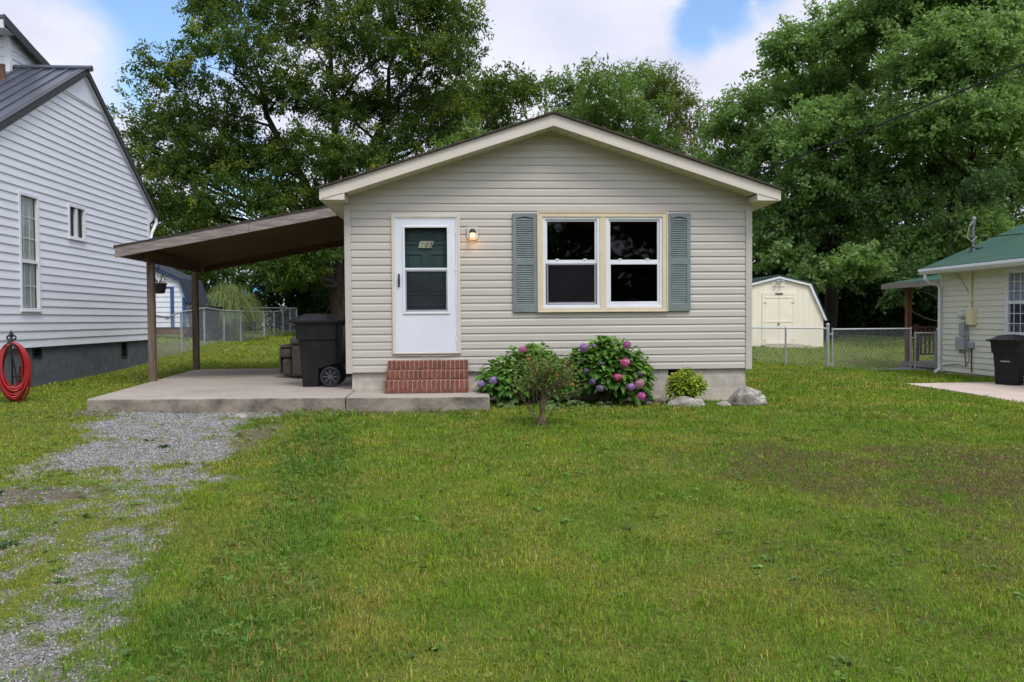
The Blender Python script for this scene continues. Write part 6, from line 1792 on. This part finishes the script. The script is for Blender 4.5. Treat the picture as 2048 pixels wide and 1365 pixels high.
tree('light green leafy top just clearing the left roof slope', (.1, 30), .09, [(-.3, 30, 7.6, .62), (.4, 30.2, 7.9, .70), (1.0, 30.2, 7.8, .5)], 3, per=70, L=.20, W=.10, cols=HEA, leaves_per=22, tw=.5)
heaven = [(6.8, 38.7, 12.4, 1.21), (9.4, 43.1, 13.8, 1.35), (6.2, 43.3, 12.6, 1.36), (5.5, 42.1, 13.5, 0.84), (8.3, 41.2, 11.6, 1.68), (6.8, 41.5, 10.9, 1.56), (5.1, 40.5, 10.9, 1.01), (9.7, 43.0, 10.4, 1.62)]
tree('open crowned tree standing directly behind the roof ridge', (7.6, 41.5), .2, heaven, 4, per=46, L=.26, W=.085, cols=HEA, leaves_per=24, tw=.75, fill=.65, bark=M_barkg)
locust = [(11.3, 43.1, 14.1, 0.81), (11.4, 45.2, 13.0, 1.7), (12.9, 43.9, 11.8, 1.24), (12.2, 43.1, 10.2, 1.35), (11.0, 45.8, 11.6, 1.58), (11.7, 45.2, 13.7, 1.27)]
tree('yellowish feathery tree behind the right roof slope', (11.6, 44.5), .17, locust, 5, per=44, L=.24, W=.075, cols=LOC, leaves_per=24, tw=.7, bark=M_barkg)
mA = [(13.1, 36.5, 10.7, 1.26), (12.5, 37.9, 10.1, 1.07), (15.3, 40.1, 10.1, 1.63), (13.5, 40.2, 8.8, 1.51), (14.5, 36.7, 7.7, 1.49), (12.2, 37.9, 7.0, 1.43), (13.3, 36.2, 6.0, 1.36)]
tree('lower green tree at the gap between the roof and the tall maples', (13.6, 38), .17, mA, 6, per=58, L=.21, W=.11, cols=MAP, leaves_per=25, tw=.6)
mB = [(14.7, 34.5, 12.7, 1.3), (16.2, 37.5, 11.7, 1.76), (16.8, 34.5, 13.4, 1.62), (18.6, 37.7, 12.2, 2.01), (17.5, 32.1, 13.1, 1.71), (14.7, 31.9, 8.5, 1.6), (17.0, 32.3, 8.8, 1.72), (14.5, 35.6, 8.9, 1.34), (15.1, 32.5, 6.8, 1.63), (14.5, 34.0, 5.7, 1.49), (13.9, 34.2, 4.4, 1.29), (17.9, 36.7, 5.4, 1.84), (17.0, 32.0, 6.7, 1.6)]
tree('tall maple behind the yellow shed', (16.6, 35), .26, mB, 7, per=84, L=.175, W=.11, cols=MAP, tops=[(16.0, 34.5, 11.5), (17.8, 34.6, 11.5)], leaves_per=32, tw=.6, young=.2, dead=2)
mC = [(19.7, 33.1, 14.1, 2.07), (19.6, 30.1, 13.9, 2.08), (17.7, 29.3, 10.4, 1.75), (18.7, 27.9, 10.5, 1.83), (22.9, 31.5, 12.9, 2.17), (26.2, 33.9, 11.9, 2.33), (17.4, 29.1, 8.1, 1.64), (18.3, 27.5, 8.1, 1.64), (20.9, 28.5, 8.0, 1.7), (17.6, 31.2, 5.4, 1.37), (19.7, 31.8, 6.7, 1.7), (22.4, 32.6, 6.8, 1.74), (22.7, 30.3, 6.0, 1.43), (18.1, 32.8, 3.7, 1.23), (18.2, 30.1, 3.9, 1.13), (19.4, 29.0, 4.3, 1.09), (17.7, 30.3, 15.1, 1.71), (23.7, 33.3, 16.4, 2.09)]
tree('largest maple filling the sky above the cream house', (20.5, 31.5), .36, mC, 8, per=84, L=.175, W=.11, cols=MAP, tops=[(18.2, 30.5, 12.5), (22.5, 31.5, 13), (19.5, 29.2, 10)], leaves_per=32, tw=.6, young=.25, dead=4)
mD = [(15.0, 29.2, 3.0, 1.01), (14.9, 32.4, 3.0, 1.02), (13.5, 32.7, 3.5, 0.92), (16.2, 30.5, 3.4, .9), (13.9, 31.6, 2.6, .7)]
tree('low drooping young tree beside the right slope of the yellow shed', (14.6, 31.4), .07, mD, 9, per=74, L=.19, W=.12, cols=MAP, leaves_per=26, tw=.5, young=.3)
mE = [(17.2, 25.6, 5.6, .55), (17.9, 25.9, 5.2, .6), (18.4, 26.3, 6.0, .55), (15.2, 26.4, 2.4, .55), (15.6, 26.8, 2.9, .5), (15.0, 26.8, 1.8, .4)]
tree('small pale green sapling poking over the green roof and porch', (16.8, 26.2), .06, mE, 10, per=80, L=.15, W=.09, cols=[(.05, .105, .03), (.075, .14, .045), (.10, .17, .06)], leaves_per=22, tw=.4, dead=2)
lb = [(-17.0, 45.2, 9.5, 0.85), (-16.5, 46.0, 7.3, 1.44), (-15.3, 48.0, 6.4, 1.8), (-12.3, 45.6, 5.3, 1.71), (-17.3, 45.7, 5.8, 1.43), (-14.5, 47.3, 4.3, 1.19)]
tree('dark tree at the corner of the white house roof, behind the huge tree', (-14.9, 46.5), .2, lb, 11, per=52, L=.22, W=.10, cols=WAL, leaves_per=24, tw=.65)
lc = [(-9.7, 43.6, 5.4, 1.64), (-8.2, 47.1, 6.0, 1.77), (-6.5, 45.7, 4.1, 1.72), (-9.7, 48.8, 4.2, 1.53), (-4.6, 44.0, 5.2, 1.6), (-3.0, 45.5, 4.2, 1.6)]
tree('dark tree closing the view under the carport roof', (-7.2, 46), .2, lc, 12, per=50, L=.23, W=.10, cols=WAL, leaves_per=24, tw=.65)
tree('low dark bushy tree left of the bungalow wall, beyond the bins', (-6.9, 38.5), .1, [(-6.9, 38.5, 3.6, 1.2), (-5.6, 39, 3.2, 1.1), (-8.0, 39.3, 3.2, 1.1), (-4.4, 39.2, 3.5, 1.2), (-3.4, 38.4, 2.8, .9)], 14, per=56, L=.20, W=.09, cols=WAL, leaves_per=24, tw=.5)
# undergrowth and far wood that close the view: one mass nobody could count
def woods():
    r = np.random.default_rng(77); lob = []
    for x in np.arange(-34, 46, 1.9):
        yb = 52 + r.normal(0, 2) if x < 12 else 44 + r.normal(0, 2)
        zb = float(gz(np.array([x]), np.array([yb]))[0])
        if -16.2 < x < -12.6: continue
        for k in range(3 if x < 12 else 4):
            lob.append((x + r.normal(0, .8), yb + r.normal(0, 1.2), zb + .7 + 1.5 * k + r.normal(0, .3), 1.5 + .5 * r.random()))
    for x in np.arange(14.5, 24, 1.3):
        for k in range(2): lob.append((x + r.normal(0, .4), 39 + r.normal(0, .8), .9 + 1.3 * k, 1.25))
    V, F, T, tips = foliage(lob, 34, 78, .30, .17, [(.025, .055, .014), (.045, .09, .02), (.08, .13, .03)], tw=.8, leaves_per=18, fill=.7)
    o = np_mesh('woods', V, F, M_leaft, None, dict(tint=T)); tag(o, 'far dark green wood and undergrowth behind the yards', 'woods', kind='stuff')
woods()
# pampas grass
def pampas():
    x0, y0 = -8.1, 28.3; z0 = g1(x0, y0); r = np.random.default_rng(5); n = 2600
    root = thing('pampas_grass', 'big fountain clump of long arching grass behind the chain link fence', 'ornamental grass', (x0, y0, z0))
    ph = r.random(n) * 6.28; sp = .25 + 1.25 * r.random(n); H = 1.5 + 1.3 * r.random(n); w = .009 + .007 * r.random(n)
    k = 6; P = np.empty((n, k, 2, 3), np.float32)
    bx_, by_ = x0 + r.normal(0, .16, n), y0 + r.normal(0, .16, n)
    for i in range(k):
        t = i / (k - 1); out_ = sp * t ** 1.3; h = H * (1.95 * t - 1.65 * t * t * (.7 + .3 * sp / 1.4))
        wi = w * (1 - t * .85)
        cx, cy = bx_ + np.cos(ph) * out_, by_ + np.sin(ph) * out_
        for s, sg in ((0, -1), (1, 1)):
            P[:, i, s, 0] = cx - np.sin(ph) * wi * sg; P[:, i, s, 1] = cy + np.cos(ph) * wi * sg; P[:, i, s, 2] = np.maximum(z0 - .05 + h, z0 + .02)
    b = np.arange(n)[:, None, None] * (2 * k) + np.array([[2 * i, 2 * i + 1, 2 * i + 3, 2 * i + 2] for i in range(k - 1)])[None]
    c = np.array((.17, .25, .095)) * (.6 + .8 * r.random((n, 1))); c[:, 0] *= (.8 + .7 * r.random(n))
    np_mesh('blades', P.reshape(-1, 3), b.reshape(-1, 4), M_leaft, root, dict(tint=np.repeat(c, 2 * k, 0)))
pampas()

def street_trees():
    """the line of trees across the street: out of shot, but it is what the window panes mirror"""
    r = np.random.default_rng(91); lob = []
    for x in np.arange(-26, 34, 2.6):
        y = -27 + r.normal(0, 1.5)
        for k in range(4): lob.append((x + r.normal(0, .8), y + r.normal(0, 1), .9 + 1.9 * k + r.normal(0, .4), 1.7 + .5 * r.random()))
        if r.random() < .6: lob.append((x, y, 9.0 + r.normal(0, .8), 1.6))
    V, F, T, tips = foliage(lob, 15, 92, .42, .24, WAL, tw=.9, leaves_per=16, fill=.6)
    o = np_mesh('woods', V, F, M_leaft, None, dict(tint=T)); tag(o, 'line of trees across the street, mirrored in the dark window panes', 'woods', kind='stuff')
street_trees()
